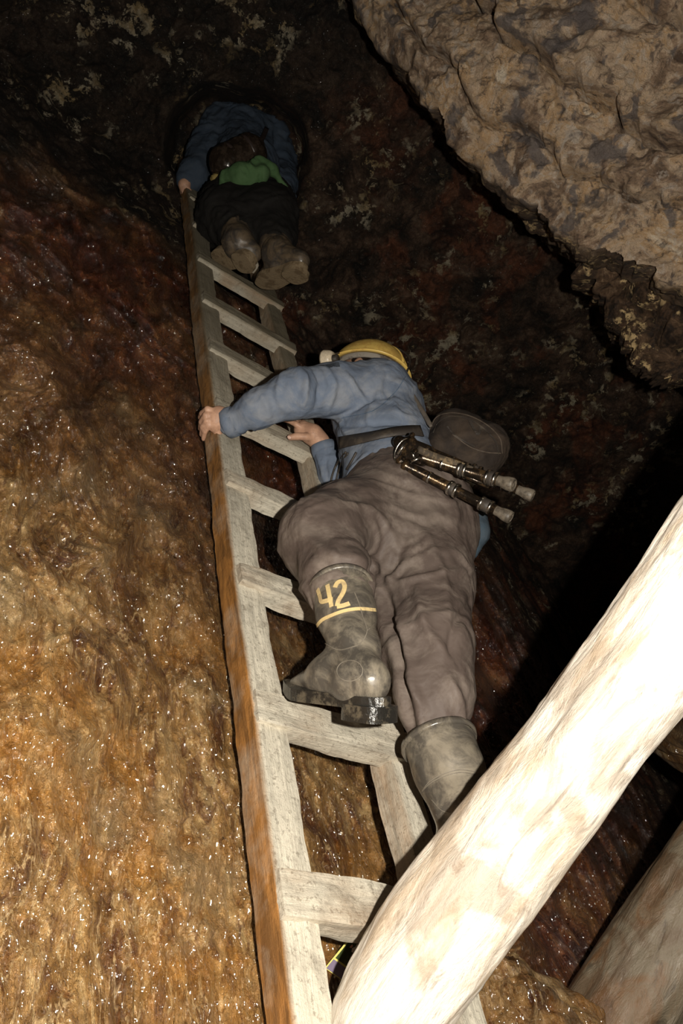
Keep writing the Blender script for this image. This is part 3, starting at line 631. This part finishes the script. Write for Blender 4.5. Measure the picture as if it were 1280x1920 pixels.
    for c, d, r, nm in ((W(431, 793, 1.97), dL, .0365, 'cuff'), (W(607, 842, 2.172), dR, .036, 'cuff')):
        v, f = lathe([(r*.86, -.012), (r, -.016), (r*1.03, 0), (r*1.0, .012), (r*.9, .013), (r*.84, .004)], c, d, 28); v = v+nrm(np.ones(3))*0+(fbm(v*22, 2)*.004)[:, None]*nrm(c2w((.3, 1, 0))); obj(nm, v, f, M['jacket'], root)
    strokes('seam', jt, [[(760, 706), (738, 738), (700, 770), (640, 784)]], .0022, M['jacketseam'], root, thick=.0008)
    strokes('shoulder_patch', jt, [[(612, 688), (624, 685), (636, 684)]], .016, M['darkcloth'], root)
    # trousers
    hm = (hipL+hipR)/2
    T_ = chain([wst*.75+hm*.25, hm, hm*.6+W(800, 1060, 1.80)*.4], [.118, .142, .13], .05)
    T_ += chain([hipL*.7+hm*.3, W(655, 990, 1.74), kneL, W(632, 1085, 1.50), W(652, 1150, 1.42)], [.118, .100, .084, .062, .048], .045)
    T_ += chain([hipR, W(798, 1090, 1.70), kneR, W(813, 1300, 1.43), W(824, 1395, 1.37)], [.125, .098, .073, .062, .046], .045)
    T_ += [cone(W(740, 1030, 1.74), W(770, 1110, 1.68), .085, .06, .06)]
    T_ += [cone(W(735, 1105, 1.66), W(748, 1235, 1.53), .050, .034, .03)]
    V, Fc = sdf_mesh(T_, .006, relax=1); jt2 = bvh(V, Fc)
    def fl(pts, wd, am):
        P, _ = picks(jt2, pts, 0, 14); return (P, wd, am) if len(P) > 2 else (np.array([[0, 0, 0], [1, 0, 0.]]), wd, 0)
    V = cloth(V, Fc, .0045, 6, [fl([(715, 1095), (735, 1180), (755, 1280), (775, 1380)], .012, -.018), fl([(735, 1120), (765, 1230), (790, 1340), (800, 1385)], .008, .010), fl([(700, 1040), (735, 1090), (800, 1080), (880, 1070)], .008, .009),
             fl([(780, 1100), (800, 1180), (850, 1240)], .009, .010), fl([(880, 1130), (850, 1180), (842, 1250)], .008, -.008), fl([(680, 1020), (700, 1060), (690, 1085)], .011, -.012), fl([(560, 990), (620, 1040), (680, 1050)], .011, .008),
             fl([(560, 1090), (620, 1060), (680, 1062)], .009, -.009), fl([(840, 1270), (860, 1310), (868, 1350)], .008, .009), fl([(700, 900), (780, 930), (880, 945)], .006, .005), fl([(640, 940), (700, 960), (750, 1020)], .01, .008),
             fl([(760, 1000), (740, 1050), (720, 1080)], .010, -.012), fl([(800, 1000), (830, 1080), (840, 1150)], .01, .008), fl([(745, 1240), (775, 1290), (800, 1330)], .007, .009)], stretch=[(UP, .45)])
    obj('trousers', V, Fc, M['trousers'], root); tt = bvh(V, Fc)
    V2, F2_ = sdf_mesh(chain([W(893, 955, 1.90), W(892, 1000, 1.86), W(884, 1035, 1.84)], [.026, .028, .016], .02), .005); obj('shirt_tail', cloth(V2, F2_, .003, 20), F2_, M['denim'], root)
    # boots
    def boot(ank, shaft, heel, toe, up, rt, nm):
        """wellington boot: shaft points from the ankle up, rt their radii"""
        d = nrm(toe-heel); top = shaft[-1]; td = nrm(shaft[-1]-shaft[-2]); side = nrm(np.cross(d, up)); up = nrm(np.cross(side, d)); ax = np.array([d, side, up])
        pr = chain([heel+up*.040+d*.014, ank]+shaft, [.033, .036]+rt, .02)+[cone(ank-up*.014, heel*.45+toe*.55+up*.040, .040, .034, .03), cone(heel*.5+toe*.5+up*.040, toe-d*.016+up*.019, .033, .015, .02, flat=side, ff=.78)]
        lastp = cone(shaft[-2], top+td*.05, rt[-2], rt[-1]*1.02, .012); lastp['cut'] = (top+td*.006, td); pr = [p for p in pr if not (np.allclose(p['b'], top) and np.allclose(p['a'], shaft[-2]))]
        V, Fc = sdf_mesh(pr+[lastp], .0045, relax=1)
        N_ = vnormals(V, Fc); s = (V-ank)@td; V = V+N_*(.0016*np.sin(s*0)+fbm(V*14, 2)*.0022)[:, None]
        b = obj('boot', V, Fc, M['boot'], root); tr = bvh(V, Fc)
        L_ = np.linalg.norm(toe-heel); sv, sf = [], []
        out = []; n = 40                                               # sole outline around the foot
        for i in range(n):
            a = 2*math.pi*i/n; x = math.cos(a); y = math.sin(a); xx = .5+.5*np.sign(x)*abs(x)**.8; wd = np.interp(xx, [0, .12, .4, .75, .95, 1], [.030, .036, .034, .044, .034, .02]); out.append(heel-d*.028+d*(xx*(L_+.045))+side*(np.sign(y)*abs(y)**.75*wd))
        out = np.array(out); rise = up[None]*(np.clip(((out-heel)@d/L_-.75)*4, 0, 1)**2*.012)[:, None]
        v = np.vstack([out+rise-up*.006, out+rise+up*.014]); f = [tuple(range(n-1, -1, -1)), tuple(range(n, 2*n))]+[(i, (i+1) % n, n+(i+1) % n, n+i) for i in range(n)]
        so = obj('sole', v, f, M['sole'], b, smooth=False)
        hl = [];
        for i in range(n):
            a = 2*math.pi*i/n; x = math.cos(a); y = math.sin(a); xx = .5+.5*np.sign(x)*abs(x)**.55; hl.append(heel-d*.030+d*xx*.085+side*(np.sign(y)*abs(y)**.6*.036))
        hl = np.array(hl); v = np.vstack([hl-up*.026, hl-up*.0]); obj('heel', v, [tuple(range(n-1, -1, -1)), tuple(range(n, 2*n))]+[(i, (i+1) % n, n+(i+1) % n, n+i) for i in range(n)], M['sole'], b, smooth=False)
        v, f = lathe([(rt[-1]*.93, .004), (rt[-1]*1.02, -.004), (rt[-1]*1.05, .004), (rt[-1]*1.02, .011), (rt[-1]*.95, .011)], top, td, 40); obj('rim', v, f, M['boot'], b)
        return b, tr
    bL, trL = boot(W(672, 1268, 1.30), [W(665, 1215, 1.355), W(648, 1150, 1.42), W(640, 1108, 1.465)], heelL, toeL, nrm(c2w((-.04, .97, .22))), [.041, .054, .0595], 'left')
    strokes('painted_number', trL, [[(596, 1105), (600, 1118), (603, 1128), (612, 1127), (624, 1124)], [(614, 1097), (617, 1112), (622, 1138)], [(628, 1102), (633, 1093), (641, 1091), (646, 1100), (643, 1112), (635, 1126), (632, 1137)], [(632, 1138), (643, 1136), (655, 1132)]], .0082, M['cream'], bL)
    strokes('painted_band', trL, [[(594, 1174), (604, 1163), (620, 1155), (645, 1146), (672, 1142), (703, 1144)]], .0062, M['cream'], bL)
    strokes('moulded_line', trL, [[(664, 1112), (672, 1132), (680, 1160), (687, 1184), (676, 1206), (660, 1214), (634, 1219), (610, 1206), (600, 1196)], [(687, 1184), (702, 1168)]], .0016, M['bootline'], bL, thick=.0012)
    th = np.linspace(0, 2*math.pi, 30)
    strokes('ankle_disc_ring', trL, [[(656+24*math.cos(a), 1258+19*math.sin(a)) for a in th]], .0014, M['bootline'], bL, thick=.001)
    bR, trR = boot(W(893, 1578, 1.24), [W(870, 1515, 1.28), W(843, 1448, 1.335), W(824, 1395, 1.375)], heelR, toeR, nrm(W(824, 1395, 1.375)-heelR), [.048, .060, .066], 'right')
    strokes('moulded_line', trR, [[(792, 1482), (806, 1466), (830, 1452), (860, 1444), (890, 1447)], [(790, 1486), (806, 1470), (830, 1457), (860, 1449), (890, 1452)], [(810, 1500), (830, 1520), (858, 1524), (880, 1506), (890, 1480)]], .0014, M['bootline'], bR)
    # helmet: shell, brim, liner, lamp
    hu = ud; hf = nrm(fd-hu*fd.dot(hu)); hs = np.cross(hu, hf); hb = hc+hu*.022
    def dome(rf, rs_, h, n0, n1, name, mat, thick=.003):
        v = []; f = []
        for i in range(n0):
            e = i/(n0-1)*math.pi/2
            for k in range(n1): a = 2*math.pi*k/n1; v.append(hb+hf*math.cos(e)*math.cos(a)*rf+hs*math.cos(e)*math.sin(a)*rs_+hu*math.sin(e)*h)
        m = len(v)
        for i in range(n0):
            e = i/(n0-1)*math.pi/2
            for k in range(n1): a = 2*math.pi*k/n1; v.append(hb+hf*math.cos(e)*math.cos(a)*(rf-thick)+hs*math.cos(e)*math.sin(a)*(rs_-thick)+hu*math.sin(e)*(h-thick))
        for o_ in (0, m):
            for i in range(n0-1):
                for k in range(n1): k2 = (k+1) % n1; q = (o_+i*n1+k, o_+i*n1+k2, o_+(i+1)*n1+k2, o_+(i+1)*n1+k); f.append(q if o_ == 0 else q[::-1])
        for k in range(n1): k2 = (k+1) % n1; f.append((k2, k, m+k, m+k2))
        return obj(name, v, f, mat, root)
    hel = dome(.128, .108, .115, 16, 48, 'helmet', M['helmet']); bp = []
    v = []; f = []; n = 64
    for k in range(n):
        a = 2*math.pi*k/n; w_ = .014+.022*max(0, math.cos(a))**2+.004*max(0, -math.cos(a))
        dr = -.012*max(0, math.cos(a))**2
        for (dd, dz) in ((-.003, .002), (w_, -.004+dr), (w_+.001, -.008+dr), (-.003, -.003)): v.append(hb+hf*math.cos(a)*(.128+dd)+hs*math.sin(a)*(.108+dd)+hu*dz)
    for k in range(n):
        for j in range(4): j2 = (j+1) % 4; k2 = (k+1) % n; f.append((k*4+j, k*4+j2, k2*4+j2, k2*4+j))
    o = obj('brim', np.array(v), f, M['helmet'], hel); v, f = [], []
    for rdg in (-.018, 0, .018):
        p = [hb+hs*rdg*1.0+hf*math.cos(e)*.127+hu*math.sin(e)*.1155 for e in np.linspace(.15, math.pi-.15, 24)]; bp.append(tube(p, .0028, 8))
    v, f = join(bp); obj('ridge', v, f, M['helmet'], hel)
    v, f = [], []
    bp = []
    for k in range(n):
        pass
    th = np.linspace(0, 2*math.pi, 49)[:-1]; lin = []
    v = []; f = []
    for k, a in enumerate(th):
        for (q, hz) in ((.93, -.014), (.93, .03), (.87, .03), (.87, -.014)): v.append(hb+hf*math.cos(a)*.125*q+hs*math.sin(a)*.106*q+hu*hz)
    for k in range(48):
        for j in range(4): j2 = (j+1) % 4; k2 = (k+1) % 48; f.append((k*4+j, k*4+j2, k2*4+j2, k2*4+j))
    obj('liner', np.array(v), f, M['liner'], hel)
    lc = W(617, 674, 2.40); v, f = lathe([(.001, -.014), (.022, -.014), (.027, -.006), (.031, .012), (.029, .02), (.026, .018), (.001, .014)], lc, hf, 28); lmp = obj('headlamp', v, f, M['lamp'], hel)
    v, f = lathe([(.001, .0), (.012, 0), (.013, .016), (.0125, .018), (.001, .018)], lc-hf*.030, hf, 16); obj('lamp_bracket', v, f, M['black'], lmp)
    cb = smooth_path([lc-hf*.01+hu*.02, hb+hu*.128+hf*.05, hb+hu*.124-hf*.04, hb-hf*.135+hu*.05, W(752, 722, 2.36), W(757, 736, 2.3), W(766, 752, 2.2), W(795, 790, 2.02)], 90)
    v, f = tube(cb, .0032, 8); obj('lamp_cable', v, f, M['black'], hel)
    # safety belt and cords over the jacket
    P, Nn = picks(jt, [(641, 831), (670, 827), (700, 822), (730, 815), (762, 811), (786, 811)], .004, 40)
    for _ in range(12): P[1:-1] = (P[:-2]+P[2:])/2; Nn[1:-1] = (Nn[:-2]+Nn[2:])/2
    v, f = ribbon(P+Nn*.002, Nn, .031, .004); obj('belt', v, f, M['black'], root)
    cords = [[(648, 848), (632, 868), (622, 892), (617, 925)], [(652, 850), (638, 872), (630, 900), (627, 922)], [(668, 848), (657, 868), (650, 880)]]
    parts = []
    for c_ in cords:
        z = None; P = []
        for (x, y) in smooth_path([(a, b, 0) for a, b in c_], 30)[:, :2]:
            q = pick(jt, x, y)[0]
            if q is not None: z = (q-CAM)@CB[2]-.006
            if z: P.append(W(x, y, z))
        P = np.array(P)
        for _ in range(10): P[1:-1] = (P[:-2]+P[2:])/2
        if len(P) > 3: parts.append(tube(P, .0028, 8))
    if parts: v, f = join(parts); obj('cord', v, f, M['black'], root)
    return root, jt, tt
M['nail'] = mat_plain('nail', (.75, .5, .4), .3); M['white'] = mat_plain('eye_white', (.8, .78, .74), .2)
M['jacketseam'] = mat_plain('blue_grey_seam', (.10, .145, .215), .9); M['darkcloth'] = mat_plain('dark_blue_patch', (.04, .05, .065), .9)
M['bootline'] = mat_plain('scuffed_rubber_line', (.2, .175, .14), .4)
climber()

# ------------------------------------------------------------------ camera bag on the climber's back
def bag():
    c = W(872, 838, 1.99); ax = nrm(c2w((.86, -.34, -.30))); az = nrm(np.cross(ax, nrm(c2w((.25, .85, .4))))); ay = np.cross(az, ax); az = az if az.dot(CAM-c) > 0 else -az; ay = ay if ay.dot(UP) > 0 else -ay; A = np.array([ax, ay, az])
    root = thing('camera_bag', 'dusty dark brown camera bag on the back of the climber in the yellow helmet', 'bag', c-ay*.09)
    V, Fc = sdf_mesh([rbox(c-ay*.005, A, (.092, .070, .062), .045, .02), cone(c-ax*.035+ay*.03, c+ax*.045+ay*.020, .056, .052, .04), rbox(c+az*.045-ay*.02, A, (.070, .042, .022), .02, .015)], .005, relax=1)
    V = cloth(V, Fc, .004, 14); body = obj('bag_body', V, Fc, M['bag'], root); tr = bvh(V, Fc)
    strokes('zip', tr, [[(812, 812), (822, 792), (845, 781), (875, 785), (905, 803), (928, 828), (934, 852)], [(838, 800), (850, 815), (870, 828), (890, 838)]], .004, M['black'], root)
    strokes('piping', tr, [[(848, 815), (880, 838), (910, 848), (938, 850)], [(806, 806), (818, 783), (842, 775), (876, 779), (912, 797), (936, 822), (941, 850)]], .0025, M['bagline'], root)
    strokes('grab_handle', tr, [[(880, 790), (888, 806), (896, 815), (902, 802)]], .007, M['black'], root, off=.003)
    v, f = tube(smooth_path([W(750, 700, 2.16), W(762, 722, 2.09), W(780, 752, 2.03), W(797, 780, 1.98), W(808, 800, 1.95)], 30), [.004, .005]+[.006]*26+[.005, .004], 10, sy=.6); obj('shoulder_strap', v, f, M['bagline2'], root)
M['bagline'] = mat_plain('dusty_piping', (.10, .075, .055), .7); M['bagline2'] = mat_plain('dusty_strap', (.12, .1, .08), .7)
bag()

# ------------------------------------------------------------------ folded tripod hanging across the back
def tripod():
    hd = W(768, 842, 1.80)
    root = thing('tripod', 'folded black camera tripod slung below the brown camera bag', 'tripod', hd)
    legs = [(W(790, 858, 1.775), W(957, 908, 1.655), .0135), (W(800, 846, 1.83), W(993, 928, 1.73), .0125), (W(757, 872, 1.775), W(952, 968, 1.665), .0125)]
    for a, b, r in legs:
        d = nrm(b-a); L_ = np.linalg.norm(b-a); sec = [(r*1.15, 0), (r*1.2, .01), (r, .012), (r, L_*.50)]
        v, f = lathe(sec+[(r*.9, L_*.5+.001), (r*.9, L_-.03), (.001, L_-.029)], a, d, 20); lg = obj('leg', v, f, M['blackmetal'], root)
        for q, rr in ((.26, 1.0), (.46, 1.22), (.52, 1.22), (.76, 1.18), (.84, 1.15)):
            v, f = lathe([(r*rr*.9, -.004), (r*rr*1.1, -.003), (r*rr*1.12, .003), (r*rr*.9, .004)], a+d*L_*q, d, 20); obj('ring', v, f, M['steel'], lg)
        for q in (.48, .80):
            v, f = lathe([(r*.95, -.012), (r*1.22, -.010), (r*1.22, .010), (r*.95, .012)], a+d*L_*q, d, 12); obj('leg_lock', v, f, M['black'], lg)
        v, f = lathe([(r*.8, -.036), (r*.86, -.034), (r*.88, -.020), (r*1.12, -.008), (r*1.15, .004), (r*1.0, .008), (r*.72, .008), (r*.70, .006), (r*.4, .006), (r*.38, .008), (r*.12, .008), (.0005, .007)], b, d, 24); obj('rubber_foot', v, f, M['rubber_tip'], lg)
    a, b, r = W(815, 868, 1.76), W(918, 912, 1.69), .0062; v, f = tube([a, b], r, 12); obj('centre_column', v, f, M['blackmetal'], root)
    V, Fc = sdf_mesh([rbox(W(782, 850, 1.79), np.array([nrm(c2w((.8, -.4, -.3))), nrm(c2w((.4, .9, 0))), nrm(np.cross(c2w((.8, -.4, -.3)), c2w((.4, .9, 0))))]), (.030, .026, .022), .008, .01), cone(W(762, 838, 1.80), W(748, 828, 1.81), .018, .015, .01), ball(W(768, 828, 1.80), .014, .01), cone(W(760, 858, 1.79), W(750, 866, 1.79), .010, .012, .01)], .003, relax=1)
    hd_ = obj('tripod_head', V, Fc, M['blackmetal'], root)
    th = np.linspace(0, 2*math.pi, 33)[:-1]; cen = W(755, 845, 1.785); e1, e2 = nrm(c2w((.45, .9, 0))), nrm(c2w((.85, -.45, -.5)))
    v, f = tube([cen+e1*math.cos(a)*.030+e2*math.sin(a)*.017 for a in th], .0022, 8, closed=True); obj('wire_loop', v, f, M['steel'], hd_)
    for a, b, r in ((W(745, 852, 1.78), W(762, 828, 1.78), .0032), (W(770, 866, 1.765), W(788, 858, 1.76), .0042), (W(772, 846, 1.77), W(776, 858, 1.765), .0032)):
        v, f = tube([a, b], r, 10); obj('handle', v, f, M['steel'], hd_)
    for p, r in ((W(772, 816, 1.775), .007), (W(779, 846, 1.76), .006), (W(757, 860, 1.775), .006)):
        v, f = lathe([(.0005, -r), (r*.7, -r*.7), (r, 0), (r*.7, r*.7), (.0005, r)], p, nrm(CAM-p), 14); obj('knob', v, f, M['blackmetal'], hd_)
    v, f = ribbon(smooth_path([W(783, 842, 1.765), W(815, 856, 1.745), W(850, 868, 1.72), W(885, 882, 1.70)], 20), [nrm(CAM-W(830, 860, 1.75))]*20, .016, .003); obj('strap', v, f, M['strapd'], root)
M['strapd'] = mat_plain('muddy_strap', (.06, .045, .03), .7, 0, (.25, .18, .1))
tripod()

# ------------------------------------------------------------------ second climber at the top of the ladder
def climber2():
    root = thing('person', 'person in navy jacket and black trousers seen from below near the ladder top', 'person', W(450, 505, 2.80))
    aL, aR = W(445, 455, 2.87), W(522, 472, 2.82); kL, kR = W(428, 412, 3.02), W(502, 412, 2.98); hL, hR = W(430, 388, 3.18), W(498, 386, 3.18)
    hm = (hL+hR)/2; ws = W(462, 312, 3.40); ch = W(455, 262, 3.60); sl, el, wl = W(418, 240, 3.60), W(388, 290, 3.48), W(352, 338, 3.36); sr, er, wr = W(505, 258, 3.62), W(520, 300, 3.62), W(400, 350, 3.42)
    hc = W(455, 262, 3.86); fd = nrm(c2w((-.4, .3, .7))); ud = nrm(np.cross(np.cross(fd, UP), fd)); sd = np.cross(ud, fd); HA = np.array([fd, sd, ud])
    B = [ell(hc, HA, (.098, .076, .115), .02), ell(hc+fd*.03-ud*.065, HA, (.065, .055, .055), .03), cone(hc+fd*.095, hc+fd*.118-ud*.028, .009, .014, .014)]
    for s in (-1, 1): B.append(ell(hc+sd*s*.078-ud*.01, HA, (.018, .01, .032), .008))
    B += chain([hc-ud*.05, ch+UP*.08, ch, ws, hm], [.055, .06, .11, .10, .11], .05)
    for a, b, c in ((hL, kL, aL), (hR, kR, aR)): B += chain([a, b, c], [.08, .05, .032], .03)
    B += chain([aL, W(430, 474, 2.88)], [.026, .02])+chain([aR, W(508, 500, 2.84)], [.026, .02])
    B += chain([sl, el, wl, W(346, 347, 3.34)], [.05, .04, .026, .028], .02)+chain([sr, er, W(450, 330, 3.55), wr], [.05, .04, .03, .026], .02)
    for k, (x, y) in enumerate(((339, 343), (340, 349), (341, 355), (344, 360))): B += chain([W(347+k*.5, 345+k*4, 3.34), W(x+1, y, 3.335), W(x, y+5, 3.36), W(x+1, y+10, 3.38)], [.011, .0102, .0096, .008], .005)
    B += chain([W(351, 352, 3.33), W(355, 359, 3.33), W(356, 366, 3.34)], [.012, .011, .009], .005)
    for k, (x, y) in enumerate(((374, 350), (379, 354), (385, 357), (391, 360))): B += chain([W(390+k*2, 349+k*2, 3.42), W(x+5, y-1, 3.42), W(x, y+2, 3.43), W(x-1, y+7, 3.44)], [.011, .0102, .0096, .008], .005)
    B += chain([W(402, 356, 3.41), W(396, 364, 3.42), W(391, 367, 3.43)], [.012, .011, .009], .005)
    V, Fc = sdf_mesh(B, .006, relax=1); obj('body', V, Fc, M['skin'], root)
    V, Fc = sdf_mesh([ell(hc-fd*.02+ud*.01, HA, (.094, .082, .113))], .008, subs=[ell(hc+fd*.085-ud*.05, HA, (.085, .1, .11))]); obj('hair', V, Fc, M['hair'], root)
    v, f = lathe([(.135, -.004), (.14, .0), (.122, .008), (.115, .04), (.09, .08), (.05, .105), (.001, .115)], hc+ud*.03, ud, 36, 1.1, ref=fd); obj('helmet', v, f, M['helmet'], root)
    J = chain([ch+UP*.06, ch, ws, hm*.5+ws*.5], [.1, .135, .125, .125], .05)+[cone(ch, sl, .12, .095, .05), cone(ch, sr, .12, .09, .05)]+chain([sl, W(400, 268, 3.53), el, W(365, 328, 3.38), W(352, 337, 3.36)], [.095, .088, .080, .062, .045], .03)+chain([sr, W(528, 300, 3.60), W(533, 345, 3.45), W(538, 380, 3.35)], [.085, .062, .05, .032], .03)
    J += chain([er, W(450, 330, 3.55), W(408, 348, 3.42)], [.06, .045, .036], .02)
    V, Fc = sdf_mesh(J, .008, relax=1); obj('jacket', cloth(V, Fc, .010, 8), Fc, M['jacket2'], root)
    T_ = chain([ws*.35+hm*.65, hm], [.115, .13], .05)+chain([hL, kL, W(442, 430, 2.93), W(446, 452, 2.86)], [.125, .112, .075, .055], .05)+chain([hR, kR, W(512, 440, 2.90), W(520, 458, 2.82)], [.125, .108, .075, .058], .05)
    V, Fc = sdf_mesh(T_, .008, relax=1); obj('trousers', cloth(V, Fc, .009, 8), Fc, M['trousers2'], root)
    for (h_, t_, sh, up) in ((W(465, 487, 2.78), W(412, 484, 2.86), [W(446, 455, 2.82), W(442, 425, 2.92)], nrm(c2w((.02, .72, .66)))), (W(560, 506, 2.66), W(496, 530, 2.78), [W(522, 478, 2.76), W(512, 445, 2.88)], nrm(c2w((-.25, .72, .62))))):
        d = nrm(t_-h_); up = nrm(up-d*up.dot(d)); side = np.cross(up, d); L_ = np.linalg.norm(t_-h_)
        td = nrm(sh[1]-sh[0]); lp = cone(sh[0], sh[1]+td*.04, .052, .068, .03); lp['cut'] = (sh[1], td); pr = chain([h_+up*.042+d*.01, sh[0]], [.034, .048], .02)+[lp]+[cone(sh[0], h_*.4+t_*.6+up*.046, .040, .036, .03), cone(h_*.4+t_*.6+up*.046, t_+up*.038, .038, .026, .02)]
        V, Fc = sdf_mesh(pr, .006, relax=1); b = obj('boot', cloth(V, Fc, .003, 16), Fc, M['boot2'], root); n = 40
        for nm, x0, x1, w_, y0, y1 in (('sole', -.03, L_+.035, .048, -.006, .014), ('heel', -.032, .055, .041, -.024, -.004)):
            o_ = []
            for i in range(n):
                a = 2*math.pi*i/n; x = math.cos(a); y = math.sin(a); xx = .5+.5*np.sign(x)*abs(x)**.7; wd = w_*(np.interp(xx, [0, .15, .4, .75, 1], [.75, .85, .72, 1, .8]) if nm == 'sole' else 1)
                o_.append(h_+d*(x0+xx*(x1-x0))+side*np.sign(y)*abs(y)**.7*wd)
            o_ = np.array(o_); obj(nm, np.vstack([o_+up*y0, o_+up*y1]), [tuple(range(n-1, -1, -1)), tuple(range(n, 2*n))]+[(i, (i+1) % n, n+(i+1) % n, n+i) for i in range(n)], M['mudsole'], b, smooth=False)
    # black bag, green cloth and small yellow cloth carried at the waist
    A = np.array([nrm(c2w((.80, .52, .25))), nrm(c2w((-.5, .8, .3))), nrm(c2w((.1, -.35, -1)))])
    A[1] = nrm(A[1]-A[0]*A[1].dot(A[0])); A[2] = np.cross(A[0], A[1]); c = W(447, 296, 3.14)
    r2 = thing('shoulder_bag', 'shiny black padded bag hanging behind the upper climber in navy', 'bag', c-UP*.08)
    V, Fc = sdf_mesh([cone(c-A[0]*.055, c+A[0]*.06, .066, .062, .02), rbox(c, A, (.10, .055, .055), .03, .03)], .006, relax=1); obj('bag_body', cloth(V, Fc, .004, 16), Fc, M['plasticbag'], r2)
    for q in (-.028, .048): v, f = lathe([(.069, -.007), (.0715, -.005), (.0715, .005), (.069, .007)], c+A[0]*q, A[0], 32); obj('band', v, f, M['plasticbag2'], r2)
    P = smooth_path([W(470, 283, 3.17), W(490, 262, 3.30), W(500, 240, 3.45)], 16); v, f = ribbon(P, [nrm(CAM-P[0])]*16, .02, .003); obj('strap', v, f, M['plasticbag2'], r2)
    V, Fc = sdf_mesh(chain([W(428, 336, 3.03), W(455, 332, 3.00), W(486, 328, 3.00)], [.040, .044, .038], .03, flat=nrm(c2w((.1, -.4, -1))), ff=1.6)+[cone(W(455, 322, 3.03), W(488, 310, 3.03), .032, .026, .03), cone(W(488, 308, 3.03), W(508, 315, 3.03), .024, .022, .03), cone(W(508, 315, 3.03), W(535, 352, 3.06), .016, .008, .02)], .0055, relax=1)
    o = obj('green_cloth', cloth(V, Fc, .006, 15), Fc, M['green']); tag(o, 'green cloth bundle tied around the waist of the upper climber', 'cloth')
    V, Fc = sdf_mesh([cone(W(404, 336, 3.12), W(411, 331, 3.12), .020, .016, .01)], .004); o = obj('yellow_cloth', cloth(V, Fc, .004, 30), Fc, M['yellowcloth']); tag(o, 'small crumpled yellow cloth left of the green cloth on the upper climber', 'cloth')
M['plasticbag2'] = mat_plain('dull_black_strap', (.05, .035, .03), .4)
climber2()
